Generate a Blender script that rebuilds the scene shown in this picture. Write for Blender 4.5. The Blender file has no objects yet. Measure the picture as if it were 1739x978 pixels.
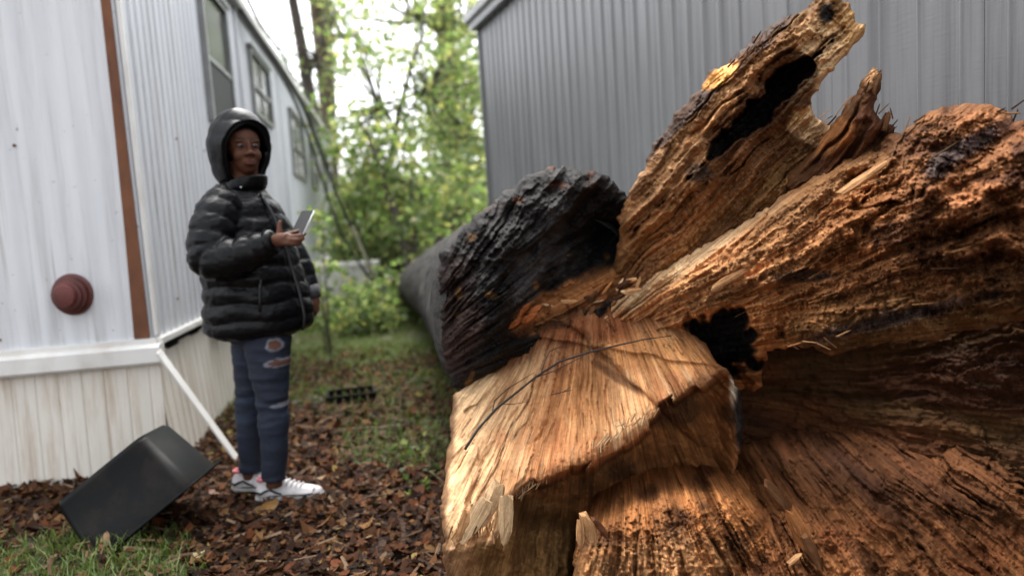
import bpy, bmesh, math, random
import numpy as np
from mathutils import Vector, Matrix
random.seed(7)
rng = np.random.default_rng(11)
S = bpy.context.scene
COL = S.collection

# ------------------------------------------------------------------ camera
F = 1159.0                        # focal length in photograph pixels (24 mm on full frame)
PITCH, ROLL, HC = math.radians(5.5), math.radians(3.66), 1.12
fw = np.array([0, math.cos(PITCH), -math.sin(PITCH)])
_u0 = np.array([0, math.sin(PITCH), math.cos(PITCH)])
_r0 = np.array([1.0, 0, 0])
rt = math.cos(ROLL) * _r0 - math.sin(ROLL) * _u0
up = math.cos(ROLL) * _u0 + math.sin(ROLL) * _r0
CAM = np.array([0, 0, HC])
def ray(x, y):
    x = np.asarray(x, float)[..., None]; y = np.asarray(y, float)[..., None]
    return fw + rt * (x - 869.5) / F - up * (y - 489) / F
def at(x, y, Y):                  # photograph direction (x, y) at depth Y
    d = ray(x, y); return CAM + d * (np.asarray(Y, float)[..., None] / d[..., 1:2])
def gnd(x, y, z=0.0):             # ... where it meets the ground
    d = ray(x, y); return CAM + d * ((z - HC) / d[..., 2:3])
cd = bpy.data.cameras.new('camera'); cam = bpy.data.objects.new('camera', cd); COL.objects.link(cam)
M = Matrix(((rt[0], up[0], -fw[0], 0), (rt[1], up[1], -fw[1], 0), (rt[2], up[2], -fw[2], HC), (0, 0, 0, 1)))
cam.matrix_world = M
cd.sensor_width = 36; cd.lens = 36 * F / 1739; cd.clip_start = 0.05; cd.clip_end = 400
cd.dof.use_dof = True; cd.dof.focus_distance = 1.84; cd.dof.aperture_fstop = 1.4
S.camera = cam

# ------------------------------------------------------------------ world, sun, exposure (overcast)
SUN_EL, SUN_AZ = math.radians(66), math.radians(342)      # azimuth clockwise from +Y
w = bpy.data.worlds.new('World'); S.world = w; w.use_nodes = True
nt = w.node_tree; bg = nt.nodes['Background']
sky = nt.nodes.new('ShaderNodeTexSky'); sky.sky_type = 'NISHITA'; sky.sun_disc = False
sky.sun_elevation = SUN_EL; sky.sun_rotation = SUN_AZ; sky.dust_density = 4.0; sky.air_density = 1.0
hs = nt.nodes.new('ShaderNodeHueSaturation'); hs.inputs['Saturation'].default_value = 0.18
nt.links.new(sky.outputs[0], hs.inputs['Color']); nt.links.new(hs.outputs[0], bg.inputs['Color'])
bg.inputs['Strength'].default_value = 0.15
ld = bpy.data.lights.new('sun', 'SUN'); ld.energy = 0.85; ld.angle = math.radians(55); ld.color = (1, .965, .91)
sun = bpy.data.objects.new('sun', ld); COL.objects.link(sun)
sd = Vector((math.sin(SUN_AZ) * math.cos(SUN_EL), math.cos(SUN_AZ) * math.cos(SUN_EL), math.sin(SUN_EL)))
sun.rotation_euler = sd.to_track_quat('Z', 'Y').to_euler(); sun.location = sd * 30
S.view_settings.view_transform = 'Standard'; S.view_settings.look = 'None'
S.view_settings.exposure = 1.97; S.view_settings.gamma = 1.0

# ------------------------------------------------------------------ object helpers
def tag(o, label=None, cat=None, group=None, kind=None):
    for k, v in (('label', label), ('category', cat), ('group', group), ('kind', kind)):
        if v: o[k] = v
    return o
def empty(name, loc, label, cat, group=None):
    o = bpy.data.objects.new(name, None); COL.objects.link(o); o.location = Vector(loc); o.empty_display_size = .1
    return tag(o, label, cat, group)
def wloc(p):
    v = Vector((0, 0, 0))
    while p is not None: v = v + p.location; p = p.parent
    return v
def link(name, me, material, parent=None):     # mesh given in world coordinates
    o = bpy.data.objects.new(name, me); COL.objects.link(o)
    if material is not None and len(me.materials) == 0: me.materials.append(material)
    if parent is not None:
        o.parent = parent; me.transform(Matrix.Translation(-wloc(parent)))
    return o
def root_mesh(o):                              # move a top-level mesh's origin to its base
    me = o.data; v = np.empty(len(me.vertices) * 3); me.vertices.foreach_get('co', v); v = v.reshape(-1, 3)
    c = (v.min(0) + v.max(0)) / 2; c[2] = v[:, 2].min()
    me.transform(Matrix.Translation(-Vector(c))); o.location = Vector(c); return o
def np_mesh(name, V, Fc, smooth=True):
    me = bpy.data.meshes.new(name); V = np.asarray(V, np.float32); Fc = np.asarray(Fc, np.int32)
    n, k = Fc.shape
    me.vertices.add(len(V)); me.vertices.foreach_set('co', V.ravel())
    me.loops.add(n * k); me.loops.foreach_set('vertex_index', Fc.ravel())
    me.polygons.add(n); me.polygons.foreach_set('loop_start', np.arange(0, n * k, k, dtype=np.int32))
    me.update(calc_edges=True)
    me.polygons.foreach_set('use_smooth', np.full(n, smooth)); me.update()
    return me
def set_col(me, name, rgba):
    a = me.attributes.new(name, 'FLOAT_COLOR', 'POINT')
    c = np.ones((len(me.vertices), 4), np.float32); c[:, :rgba.shape[1]] = rgba; a.data.foreach_set('color', c.ravel())
def set_vec(me, name, v):
    a = me.attributes.new(name, 'FLOAT_VECTOR', 'POINT'); a.data.foreach_set('vector', np.asarray(v, np.float32).ravel())
def coords(me):
    v = np.empty(len(me.vertices) * 3, np.float32); me.vertices.foreach_get('co', v); return v.reshape(-1, 3).astype(float)
def normals(me):
    v = np.empty(len(me.vertices) * 3, np.float32); me.vertices.foreach_get('normal', v); return v.reshape(-1, 3).astype(float)
def setco(me, v): me.vertices.foreach_set('co', np.asarray(v, np.float32).ravel()); me.update()

class G:                                       # a small geometry collector
    def __init__(s): s.v = []; s.f = []
    def add(s, V, Fs):
        n = len(s.v); s.v += [tuple(map(float, p)) for p in V]; s.f += [tuple(i + n for i in f) for f in Fs]; return s
    def ring_loft(s, rings, cap=True):
        n = len(rings[0]); V = [p for r in rings for p in r]; Fs = []
        for i in range(len(rings) - 1):
            for j in range(n):
                a = i * n + j; b = i * n + (j + 1) % n
                Fs.append((a, b, b + n, a + n))
        if cap: Fs.append(tuple(reversed(range(n)))); Fs.append(tuple(range((len(rings) - 1) * n, len(rings) * n)))
        return s.add(V, Fs)
    def ell(s, c, r, axes=None, nu=20, nv=12):
        c = np.asarray(c, float); A = np.eye(3) if axes is None else np.asarray(axes, float)
        rings = []
        for i in range(1, nv):
            th = math.pi * i / nv
            rings.append([c + A.T @ np.array([r[0] * math.sin(th) * math.cos(2 * math.pi * j / nu), r[1] * math.sin(th) * math.sin(2 * math.pi * j / nu), -r[2] * math.cos(th)]) for j in range(nu)])
        return s.ring_loft(rings)
    def tube(s, pts, rad, n=12, wob=0):
        pts = [np.asarray(p, float) for p in pts]; rings = []
        if np.isscalar(rad): rad = [rad] * len(pts)
        prev = None
        for i, p in enumerate(pts):
            t = pts[min(i + 1, len(pts) - 1)] - pts[max(i - 1, 0)]; t = t / (np.linalg.norm(t) + 1e-9)
            if prev is None: a = np.cross(t, [0.13, .31, .94]);
            else: a = prev - t * (prev @ t)
            a = a / (np.linalg.norm(a) + 1e-9); prev = a; b = np.cross(t, a)
            rings.append([p + (a * math.cos(2 * math.pi * j / n) + b * math.sin(2 * math.pi * j / n)) * rad[i] * (1 + wob * random.uniform(-1, 1)) for j in range(n)])
        return s.ring_loft(rings)
    def box(s, c, hx, hy, hz):                 # hx, hy, hz: half-extent vectors
        c, hx, hy, hz = (np.asarray(q, float) for q in (c, hx, hy, hz))
        V = [c + i * hx + j * hy + k * hz for i in (-1, 1) for j in (-1, 1) for k in (-1, 1)]
        if np.dot(np.cross(hx, hy), hz) < 0: V = [V[q] for q in (1, 0, 3, 2, 5, 4, 7, 6)]
        return s.add(V, [(0, 1, 3, 2), (4, 6, 7, 5), (0, 4, 5, 1), (2, 3, 7, 6), (0, 2, 6, 4), (1, 5, 7, 3)])
    def mesh(s, name, smooth=True, bevel=0, seg=2):
        me = bpy.data.meshes.new(name); me.from_pydata(s.v, [], s.f); me.update()
        bm = bmesh.new(); bm.from_mesh(me)
        bmesh.ops.recalc_face_normals(bm, faces=bm.faces)
        if bevel: bmesh.ops.bevel(bm, geom=bm.edges[:], offset=bevel, segments=seg, affect='EDGES', clamp_overlap=True)
        bm.to_mesh(me); bm.free()
        for p in me.polygons: p.use_smooth = smooth
        return me
    def obj(s, name, material, parent=None, smooth=True, bevel=0, seg=2):
        return link(name, s.mesh(name, smooth, bevel, seg), material, parent)
def modified(me, mods):                        # evaluate modifiers on a temporary object
    o = bpy.data.objects.new('tmp', me); COL.objects.link(o)
    for typ, kw in mods:
        m = o.modifiers.new(typ, typ)
        for k, v in kw.items(): setattr(m, k, v)
    dg = bpy.context.evaluated_depsgraph_get(); dg.update()
    out = bpy.data.meshes.new_from_object(o.evaluated_get(dg)); bpy.data.objects.remove(o)
    for p in out.polygons: p.use_smooth = True
    return out
def fuse(g, voxel, it=4, fac=.5):
    return modified(g.mesh('tmp'), [('REMESH', dict(mode='VOXEL', voxel_size=voxel)), ('SMOOTH', dict(factor=fac, iterations=it))])

# ------------------------------------------------------------------ noise
def _h(i, j, k, seed):
    n = (i * 374761393 + j * 668265263 + k * 2147483647 + seed * 1274126177) & 0xFFFFFFFF
    n = ((n ^ (n >> 13)) * 1274126177) & 0xFFFFFFFF
    n = ((n ^ (n >> 15)) * 2246822519) & 0xFFFFFFFF
    return ((n ^ (n >> 16)) & 0xFFFFFF) / float(0xFFFFFF)
def vn(x, y, z=0.0, seed=0):
    x, y, z = np.broadcast_arrays(np.asarray(x, float), np.asarray(y, float), np.asarray(z, float))
    xi = np.floor(x); yi = np.floor(y); zi = np.floor(z)
    fx, fy, fz = x - xi, y - yi, z - zi
    fx = fx * fx * (3 - 2 * fx); fy = fy * fy * (3 - 2 * fy); fz = fz * fz * (3 - 2 * fz)
    xi = xi.astype(np.int64); yi = yi.astype(np.int64); zi = zi.astype(np.int64)
    r = 0
    for a in (0, 1):
        for b in (0, 1):
            for c in (0, 1):
                r = r + _h(xi + a, yi + b, zi + c, seed) * (fx if a else 1 - fx) * (fy if b else 1 - fy) * (fz if c else 1 - fz)
    return r * 2 - 1
def fbm(x, y, z=0.0, o=3, seed=0, g=.5):
    s, a, t = 0, 1.0, 0
    for i in range(o):
        s = s + a * vn(x * 2 ** i + 17.3 * i, y * 2 ** i - 9.1 * i, np.asarray(z) * 2 ** i, seed + i); t += a; a *= g
    return s / t
def hash2(i, j, seed=0): return _h(i.astype(np.int64), j.astype(np.int64), np.zeros_like(i, dtype=np.int64), seed)
def sstep(a, b, x): t = np.clip((x - a) / (b - a), 0, 1); return t * t * (3 - 2 * t)

# ------------------------------------------------------------------ materials
class N:
    def __init__(s, name):
        s.m = bpy.data.materials.new(name); s.m.use_nodes = True; s.t = s.m.node_tree
        s.b = s.t.nodes['Principled BSDF']; s.out = s.t.nodes['Material Output']
    def n(s, typ, **kw):
        q = s.t.nodes.new(typ)
        for k, v in kw.items(): setattr(q, k, v)
        return q
    def l(s, a, b): s.t.links.new(a, b)
    def coord(s, scale=(1, 1, 1), attr=None):
        if attr: c = s.n('ShaderNodeAttribute', attribute_name=attr).outputs['Vector']
        else: c = s.n('ShaderNodeTexCoord').outputs['Object']
        mp = s.n('ShaderNodeMapping'); mp.inputs['Scale'].default_value = scale; s.l(c, mp.inputs['Vector']); return mp.outputs[0]
    def noise(s, co, scale, detail=4, rough=.55):
        q = s.n('ShaderNodeTexNoise'); q.inputs['Scale'].default_value = scale; q.inputs['Detail'].default_value = detail
        q.inputs['Roughness'].default_value = rough; s.l(co, q.inputs['Vector']); return q.outputs['Fac']
    def rng(s, x, a, b, c, d):
        q = s.n('ShaderNodeMapRange'); s.l(x, q.inputs[0])
        for i, v in enumerate((a, b, c, d)): q.inputs[i + 1].default_value = v
        return q.outputs[0]
    def mix(s, f, a, b, typ='MIX'):
        q = s.n('ShaderNodeMix', data_type='RGBA', blend_type=typ)
        for v, i in ((f, 0), (a, 6), (b, 7)):
            if isinstance(v, (int, float)): q.inputs[i].default_value = v
            elif isinstance(v, tuple): q.inputs[i].default_value = v + (1,)
            else: s.l(v, q.inputs[i])
        return q.outputs[2]
    def bump(s, h, strength, dist=.01, nrm=None):
        q = s.n('ShaderNodeBump'); q.inputs['Strength'].default_value = strength; q.inputs['Distance'].default_value = dist
        s.l(h, q.inputs['Height'])
        if nrm is not None: s.l(nrm, q.inputs['Normal'])
        return q.outputs[0]
    def base(s, c):
        if isinstance(c, tuple): s.b.inputs['Base Color'].default_value = c + (1,)
        else: s.l(c, s.b.inputs['Base Color'])
        return s
    def set(s, **kw):
        for k, v in kw.items(): s.b.inputs[k.replace('_', ' ')].default_value = v
        return s
def simple(name, col, rough=.6, var=.25, scale=6, stretch=(1, 1, 1), bump=.15, bs=60, dirt=None, dirt_amt=.5, metal=0, spec=.5):
    m = N(name); co = m.coord(stretch)
    n1 = m.noise(co, scale, 5)
    c = m.mix(m.rng(n1, .3, .7, 0, 1), tuple(x * (1 - var) for x in col), tuple(min(1, x * (1 + var)) for x in col))
    if dirt:
        n2 = m.noise(m.coord((stretch[0] * 1.3, stretch[1] * 1.3, stretch[2] * .9)), scale * .7, 6, .65)
        c = m.mix(m.rng(n2, .5, .75, 0, dirt_amt), c, dirt)
    m.base(c); m.set(Roughness=rough, Metallic=metal); m.b.inputs['Specular IOR Level'].default_value = spec
    if bump: m.l(m.bump(m.noise(m.coord(), bs, 4), bump, .004), m.b.inputs['Normal'])
    return m.m
def wood_mat():
    m = N('torn_wood'); tint = m.n('ShaderNodeAttribute', attribute_name='tint')
    fine = m.noise(m.coord((16, 380, 16), 'grain'), 1, 5, .7)
    med = m.noise(m.coord((6, 110, 6), 'grain'), 1, 4, .6)
    iso = m.noise(m.coord(), 90, 4, .7)
    c = m.mix(1.0, tint.outputs['Color'], m.mix(m.rng(fine, .3, .7, 0, 1), (.55, .48, .42), (1.3, 1.3, 1.28)), 'MULTIPLY')
    c = m.mix(1.0, c, m.mix(m.rng(med, .3, .7, 0, 1), (.62, .55, .48), (1.28, 1.28, 1.25)), 'MULTIPLY')
    c = m.mix(1.0, c, m.mix(m.rng(iso, .3, .7, 0, 1), (.8, .78, .76), (1.15, 1.15, 1.15)), 'MULTIPLY')
    m.base(c); m.l(m.rng(tint.outputs['Alpha'], 0, 1, .85, .5), m.b.inputs['Roughness'])
    m.b.inputs['Specular IOR Level'].default_value = .12
    b = m.bump(fine, .55, .003); b = m.bump(med, .6, .006, b); b = m.bump(iso, .45, .004, b)
    m.l(b, m.b.inputs['Normal']); return m.m
def leaf_mat(name, trans=.45, rough=.45, spec=.25):
    m = N(name); a = m.n('ShaderNodeAttribute', attribute_name='tint')
    m.base(a.outputs['Color']); m.set(Roughness=rough); m.b.inputs['Specular IOR Level'].default_value = spec
    if trans:
        t = m.n('ShaderNodeBsdfTranslucent'); m.l(m.mix(1.0, a.outputs['Color'], (1.25, 1.3, .7), 'MULTIPLY'), t.inputs['Color'])
        x = m.n('ShaderNodeMixShader'); x.inputs[0].default_value = trans
        m.l(m.b.outputs[0], x.inputs[1]); m.l(t.outputs[0], x.inputs[2]); m.l(x.outputs[0], m.out.inputs['Surface'])
    return m.m
MAT = {}
# ------------------------------------------------------------------ ground
def ground_h(x, y):
    near = 1 - sstep(5, 14, np.hypot(x, y - 3))
    return near * (.030 * fbm(x * .9, y * .9, 0, 3, 5) + .012 * fbm(x * 5, y * 5, 0, 3, 6))
def grass_mask(x, y):              # where grass grows: down the alley and at the near left corner
    n = .5 * fbm(x * 1.6, y * 1.6, 0, 3, 21) + .25 * fbm(x * 6, y * 6, 0, 2, 22)
    far = sstep(3.4, 4.6, y + n * 1.3) * (1 - .75 * sstep(.0, .5, n + .2))
    left = sstep(.25, -.2, np.hypot((x + 1.75) / .55, (y - 2.2) / .42) - 1 + n * .9)
    mid = .8 * sstep(.2, -.2, np.hypot((x + .62) / .3, (y - 3.55) / .5) - 1 + n * 1.3)
    return np.clip(np.maximum(np.maximum(far, left), mid), 0, 1)
g1 = np.concatenate([-np.geomspace(70, 5.2, 14), np.linspace(-5, 4, 150), np.geomspace(4.2, 70, 14)])
g2 = np.concatenate([-np.geomspace(40, 1.3, 10), np.linspace(-1, 11, 200), np.geomspace(11.2, 110, 16)])
gx, gy = np.meshgrid(g1, g2)
nx, ny = len(g1), len(g2)
idx = np.arange(nx * ny).reshape(ny, nx)
gf = np.stack([idx[:-1, :-1], idx[:-1, 1:], idx[1:, 1:], idx[1:, :-1]], -1).reshape(-1, 4)
gme = np_mesh('ground', np.stack([gx.ravel(), gy.ravel(), ground_h(gx, gy).ravel()], 1), gf)
gm = grass_mask(gx.ravel(), gy.ravel())
set_col(gme, 'tint', np.stack([gm, gm, gm], 1))
m = N('ground_soil'); co = m.coord()
a = m.n('ShaderNodeAttribute', attribute_name='tint')
soil = m.mix(m.rng(m.noise(co, 26, 6, .7), .35, .65, 0, 1), (.024, .012, .007), (.095, .046, .024))
soil = m.mix(m.rng(m.noise(co, 5, 4), .45, .7, 0, .7), soil, (.055, .038, .027))
gr = m.mix(m.rng(m.noise(co, 18, 6, .7), .3, .7, 0, 1), (.05, .07, .02), (.12, .15, .04))
m.base(m.mix(a.outputs['Fac'], soil, gr)); m.set(Roughness=.8)
m.l(m.bump(m.noise(co, 45, 6, .7), .9, .03), m.b.inputs['Normal'])
tag(link('ground', gme, m.m), kind='structure')
# ------------------------------------------------------------------ mobile homes
SIDING_L = N('white_siding'); _m = SIDING_L
_n = _m.noise(_m.coord((2.2, 2.2, .5)), 1.6, 5, .6)
_c = _m.mix(_m.rng(_n, .3, .7, 0, 1), (.59, .61, .64), (.70, .715, .73))
_c = _m.mix(_m.rng(_m.noise(_m.coord((9, 9, .35)), 2.2, 6, .7), .5, .78, 0, .6), _c, (.33, .32, .30))
_c = _m.mix(_m.rng(_m.noise(_m.coord((26, 26, .8)), 1.3, 4, .6), .62, .74, 0, .55), _c, (.30, .27, .23)); _c = _m.mix(_m.rng(_m.noise(_m.coord(), 30, 3, .5), .70, .78, 0, .8), _c, (.20, .13, .09))
_m.base(_c); _m.set(Roughness=.42); _m.l(_m.bump(_m.noise(_m.coord((1, 1, .5)), 7, 3), .25, .012), _m.b.inputs['Normal'])
SIDING_L = SIDING_L.m
SIDING_R = N('grey_siding'); _m = SIDING_R
_c = _m.mix(_m.rng(_m.noise(_m.coord((3, 3, .3)), 2, 5, .6), .3, .7, 0, 1), (.155, .157, .159), (.205, .207, .209))
_c = _m.mix(_m.rng(_m.noise(_m.coord((14, 14, .3)), 1.6, 5, .7), .46, .72, 0, .75), _c, (.065, .066, .068))
_m.base(_c); _m.set(Roughness=.4)
_b = _m.bump(_m.noise(_m.coord((.6, .6, 4)), 24, 3), .10, .006); _m.l(_m.bump(_m.noise(_m.coord((1, 1, .4)), 5, 3), .25, .012, _b), _m.b.inputs['Normal'])
SIDING_R = SIDING_R.m
SKIRT = N('cream_skirting'); _m = SKIRT
_c = _m.mix(_m.rng(_m.noise(_m.coord((5, 5, .7)), 2, 5, .6), .3, .7, 0, 1), (.66, .62, .54), (.76, .72, .65))
_c = _m.mix(_m.rng(_m.noise(_m.coord((11, 11, .5)), 1.8, 6, .7), .5, .76, 0, .75), _c, (.36, .24, .13))
_m.base(_c); _m.set(Roughness=.5); SKIRT = _m.m
WHITE = simple('white_trim', (.72, .71, .68), .45, .08, 4, dirt=(.34, .28, .2), dirt_amt=.5, bump=.05)
RUST = simple('rusty_trim', (.15, .055, .022), .75, .45, 9, (1, 1, .4), bump=.4, bs=50, dirt=(.09, .032, .014), dirt_amt=.8)
VENT = simple('red_vent_paint', (.105, .022, .017), .5, .35, 12, bump=.25, dirt=(.05, .014, .01), dirt_amt=.8)
DARKGAP = simple('gap_shade', (.02, .018, .016), .9, .3)  # near-black colour standing in for the shade under the home
ALU = simple('window_aluminium', (.22, .225, .225), .4, .15, 8, dirt=(.2, .19, .17), metal=.3)
m = N('window_pane'); _co = m.coord((1, 1, .6))
m.base(m.mix(m.rng(m.noise(_co, 3, 4), .3, .7, 0, 1), (.016, .02, .017), (.05, .056, .048))); m.set(Roughness=.2); m.b.inputs['Specular IOR Level'].default_value = .2; PANE = m.m
SCREEN = simple('insect_screen', (.022, .024, .023), .7, .2, 5)
ROOFM = simple('roof_metal', (.25, .25, .25), .5, .3, 5)

def corrugated(P, u, v, n, width, height, profile, thick=.012):
    """closed sheet from point P along u (width) and v (height); profile = [(s, outward offset)] over the width"""
    fr = []; bk = []
    for z in (0, height):
        fr.append([P + u * s + v * z + n * o for s, o in profile])
        bk.append([P + u * s + v * z - n * thick for s, o in profile])
    k = len(profile); V = fr[0] + fr[1] + bk[0] + bk[1]; Fs = []
    for i in range(k - 1):
        Fs.append((i, i + 1, k + i + 1, k + i)); Fs.append((2 * k + i, 3 * k + i, 3 * k + i + 1, 2 * k + i + 1))
        Fs.append((i, 2 * k + i, 2 * k + i + 1, i + 1)); Fs.append((k + i, k + i + 1, 3 * k + i + 1, 3 * k + i))
    Fs.append((0, k, 3 * k, 2 * k)); Fs.append((k - 1, 3 * k - 1, 4 * k - 1, 2 * k - 1))
    return V, Fs
def ribs(width, pitch, rw, rh, start=None):
    p = [(0, 0)]; s = pitch / 2 if start is None else start
    while s + rw < width:
        for q, o in ((0, 0), (.12, .22), (.25, .6), (.38, .9), (.5, 1), (.62, .9), (.75, .6), (.88, .22), (1, 0)): p.append((s - rw / 2 + rw * q, o * rh))
        s += pitch
    p.append((width, 0)); return p
Z3 = np.array([0, 0, 1.0])

K = gnd(288, 797)
E1 = np.array([-.17, 1, 0]); E1 /= np.linalg.norm(E1); E2 = np.array([-E1[1], E1[0], 0]); NL = -E2; NF = -E1
def HL(s, z, off=0): return K + E1 * s + NL * off + Z3 * z        # long side, s metres from the corner
def HF(t, z, off=0): return K + E2 * t + NF * off + Z3 * z        # front end, t metres left of the corner
home = empty('mobile_home', K, 'long white ribbed metal mobile home with cream skirting behind the standing person', 'mobile home')
ZB, ZT, LEN, WID = .66, 3.10, 12.0, 3.7
for i in range(3):                                                  # front end: wide shallow flutes
    wd = 1.22; V, Fs = corrugated(HF(i * wd + .0, ZB), E2, Z3, NF, wd - .003, ZT - ZB + .25, ribs(wd - .003, .102, .085, .007))
    G().add(V, Fs).obj('siding_panel', SIDING_L, home, False)
for i in range(10):                                                 # long side: narrow ribs
    wd = 1.2; V, Fs = corrugated(HL(i * wd, ZB), E1, Z3, NL, wd - .003, ZT - ZB, ribs(wd - .003, .10, .03, .012))
    G().add(V, Fs).obj('siding_panel', SIDING_L, home, False)
G().box(HL(LEN / 2, (ZB + ZT) / 2 + .05) + E2 * (WID / 2), E1 * (LEN / 2 - .03), E2 * (WID / 2 - .03), Z3 * ((ZT - ZB) / 2)).obj('wall_core', WHITE, home, False)
rg = G(); rr = []
for s in (-.06, LEN + .06):
    rr.append([HL(s, ZT - .02, .07), HL(s, ZT + .05, .07), HL(s, ZT + .36, -WID / 2), HL(s, ZT + .05, -WID - .07), HL(s, ZT - .02, -WID - .07)])
rg.ring_loft(rr); roof = rg.obj('roof', ROOFM, home, False)
G().box(HL(LEN / 2, ZT + .015, .078), E1 * (LEN / 2 + .05), NL * .012, Z3 * .035).obj('roof_edge', WHITE, roof, False, .004)
G().tube([HL(s, ZT + .085 + .012 * math.sin(s * 2.1), .10 + .02 * math.sin(s * 3)) for s in np.linspace(1.2, 11.8, 40)], .016, 8).obj('gutter_cable', simple('black_cable', (.02, .02, .02), .5), roof)
# rusty corner strip, wider at its foot
cs = [];
for z, t0, t1 in ((ZB + .012, .016, .090), (1.2, .018, .076), (1.8, .019, .066), (ZT + .2, .020, .056)):
    cs.append([HF(t0, z, .008), HF(t1, z, .008), HF(t1 - .004, z, .017), HF(t0, z, .017)])
G().ring_loft(cs).obj('rusty_corner_strip', RUST, home, False)
G().box(HL(.012, (ZB + ZT) / 2 + .01, .009), E1 * .014, NL * .009, Z3 * ((ZT - ZB) / 2 - .01)).obj('corner_trim', WHITE, home, False, .002)
# vent cap: stepped rings on the front wall
vc = HF(.336, .91); R = []; nn = 40
for r, o in ((.098, .004), (.1, .012), (.098, .018), (.088, .022), (.074, .023), (.074, .044), (.083, .046), (.083, .052), (.066, .055), (.064, .072), (.07, .074), (.07, .08), (.056, .083), (.054, .098), (.048, .105), (.025, .108), (.004, .109)):
    R.append([vc + NF * o + E2 * r * math.cos(2 * math.pi * q / nn) * .92 + Z3 * r * math.sin(2 * math.pi * q / nn) for q in range(nn)])
G().ring_loft(R).obj('wall_vent', VENT, home, False)
# rail, board and skirting
G().box(HF(WID / 2, ZB - .008, .012), E2 * (WID / 2 + .012), NF * .018, Z3 * .016).obj('seam_rail', WHITE, home, False, .005)
for s0, s1 in ((.0, 1.05), (1.06, 6.0), (6.02, 12.0)):
    G().box(HL((s0 + s1) / 2, ZB - .012, .014), E1 * ((s1 - s0) / 2), NL * .018, Z3 * .017).obj('seam_rail', WHITE, home, False, .005)
g = G(); g.ring_loft([[HF(t, .545, .05 + q), HF(t, .558, .062 + q), HF(t, .628, .062 + q), HF(t, .642, .045 + q), HF(t, .642, -.02), HF(t, .545, -.02)] for t, q in ((-.035, 0), (.5, .003), (1.1, .0), (2, .004), (WID, .0))])
g.obj('fascia_board', WHITE, home, False)
for s0, s1, dz in ((1.02, 1.55, .0), (1.58, 4.4, -.005), (4.42, 8.0, 0), (8.02, 12, 0)):
    G().box(HL((s0 + s1) / 2, .588 + dz, .03), E1 * ((s1 - s0) / 2), NL * .03, Z3 * .046).obj('fascia_board', WHITE, home, False, .006)
pw = .205
for i in range(18):
    V, Fs = corrugated(HF(i * pw - .012, -.06), E2, Z3, NF, pw - .001, .64, ribs(pw - .001, .1, .018, -.005), .006)
    o = G().add(V, Fs).obj('skirting_panel', SKIRT, home, False)
    c = coords(o.data); zz = c[:, 2] + .06; k = np.outer(.035 * (1 - zz / .64) * 1.0, NF); c += k; setco(o.data, c)
for i in range(58):
    lift = 0.0; h = .62
    if i < 5: h = (.645, .635, .65, .64, .65)[i]
    V, Fs = corrugated(HL(i * pw + .0, -.06, -.01), E1, Z3, NL, pw - .004, h, ribs(pw - .004, .1, .018, -.008), .006)
    o = G().add(V, Fs).obj('skirting_panel', SKIRT, home, False)
    c = coords(o.data); zz = c[:, 2] + .06; out = .045 * max(0, 1 - i / 8) + .012; c += np.outer(out * (1 - zz / .64), NL); setco(o.data, c)
G().box(HL(LEN / 2, .3, -.10), E1 * (LEN / 2 - .1), NL * .02, Z3 * .34).obj('gap_shade_sheet', DARKGAP, home, False)  # dark sheets set behind the skirting in place of shade under the floor
G().box(HF(WID / 2, .3, -.10), E2 * (WID / 2 - .1), NF * .02, Z3 * .34).obj('gap_shade_sheet', DARKGAP, home, False)
for i in range(22):                                                 # nail heads
    z = random.choice((.72, 1.62, 1.62, 2.3)); o_ = G()
    p = HF(.17 + .28 * (i // 2) * .6, z, .004) if i % 2 else HL(.1 + .3 * (i // 2), z + .1, .005); nrm = NF if i % 2 else NL; uu = E2 if i % 2 else E1
    o_.ring_loft([[p + nrm * h_ + (uu * math.cos(q * math.pi / 4) + Z3 * math.sin(q * math.pi / 4)) * r_ for q in range(8)] for h_, r_ in ((0, .0075), (.004, .007), (.006, .003))]).obj('nail_head', RUST, home)
def window(s0, s1, z0, z1, split=False):
    wn = G()
    f = .035
    for a0, a1, b0, b1 in ((s0, s1, z0, z0 + f), (s0, s1, z1 - f, z1), (s0, s0 + f, z0 + f, z1 - f), (s1 - f, s1, z0 + f, z1 - f)):
        wn.box(HL((a0 + a1) / 2, (b0 + b1) / 2, .022), E1 * (a1 - a0) / 2, NL * .022, Z3 * (b1 - b0) / 2)
    wo = wn.obj('window', ALU, home, False)
    zm = z0 + (z1 - z0) * .45
    G().box(HL((s0 + s1) / 2, (z0 + z1) / 2, .014), E1 * ((s1 - s0) / 2 - f), NL * .004, Z3 * ((z1 - z0) / 2 - f)).obj('pane', PANE, wo, False)
    if split:
        G().box(HL((s0 + s1) / 2, (z0 + zm) / 2, .026), E1 * ((s1 - s0) / 2 - f), NL * .003, Z3 * ((zm - z0) / 2 - f / 2)).obj('insect_screen', SCREEN, wo, False)
    G().box(HL((s0 + s1) / 2, zm, .03), E1 * ((s1 - s0) / 2 - f), NL * .008, Z3 * .016).obj('sash_bar', ALU, wo, False)
    if not split:
        G().box(HL((s0 + s1) / 2, (z0 + z1) / 2, .0285), E1 * .010, NL * .006, Z3 * ((z1 - z0) / 2 - f)).obj('sash_bar', ALU, wo, False)
    G().box(HL((s0 + s1) / 2, z1 + .012, .03), E1 * ((s1 - s0) / 2 + .03), NL * .03, Z3 * .011).obj('drip_cap', ALU, wo, False)
window(1.52, 2.3, 1.95, 2.93, True); window(3.2, 4.2, 2.27, 2.88); window(5.6, 6.9, 1.9, 2.72); window(7.7, 8.6, 1.88, 2.5); window(9.6, 10.4, 1.9, 2.5)
for s in (2.75, 4.9):
    G().box(HL(s, (ZB + ZT) / 2, .018), E1 * .018, NL * .012, Z3 * ((ZT - ZB) / 2 - .02)).obj('joint_strip', SIDING_L, home, False, .003)
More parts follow.
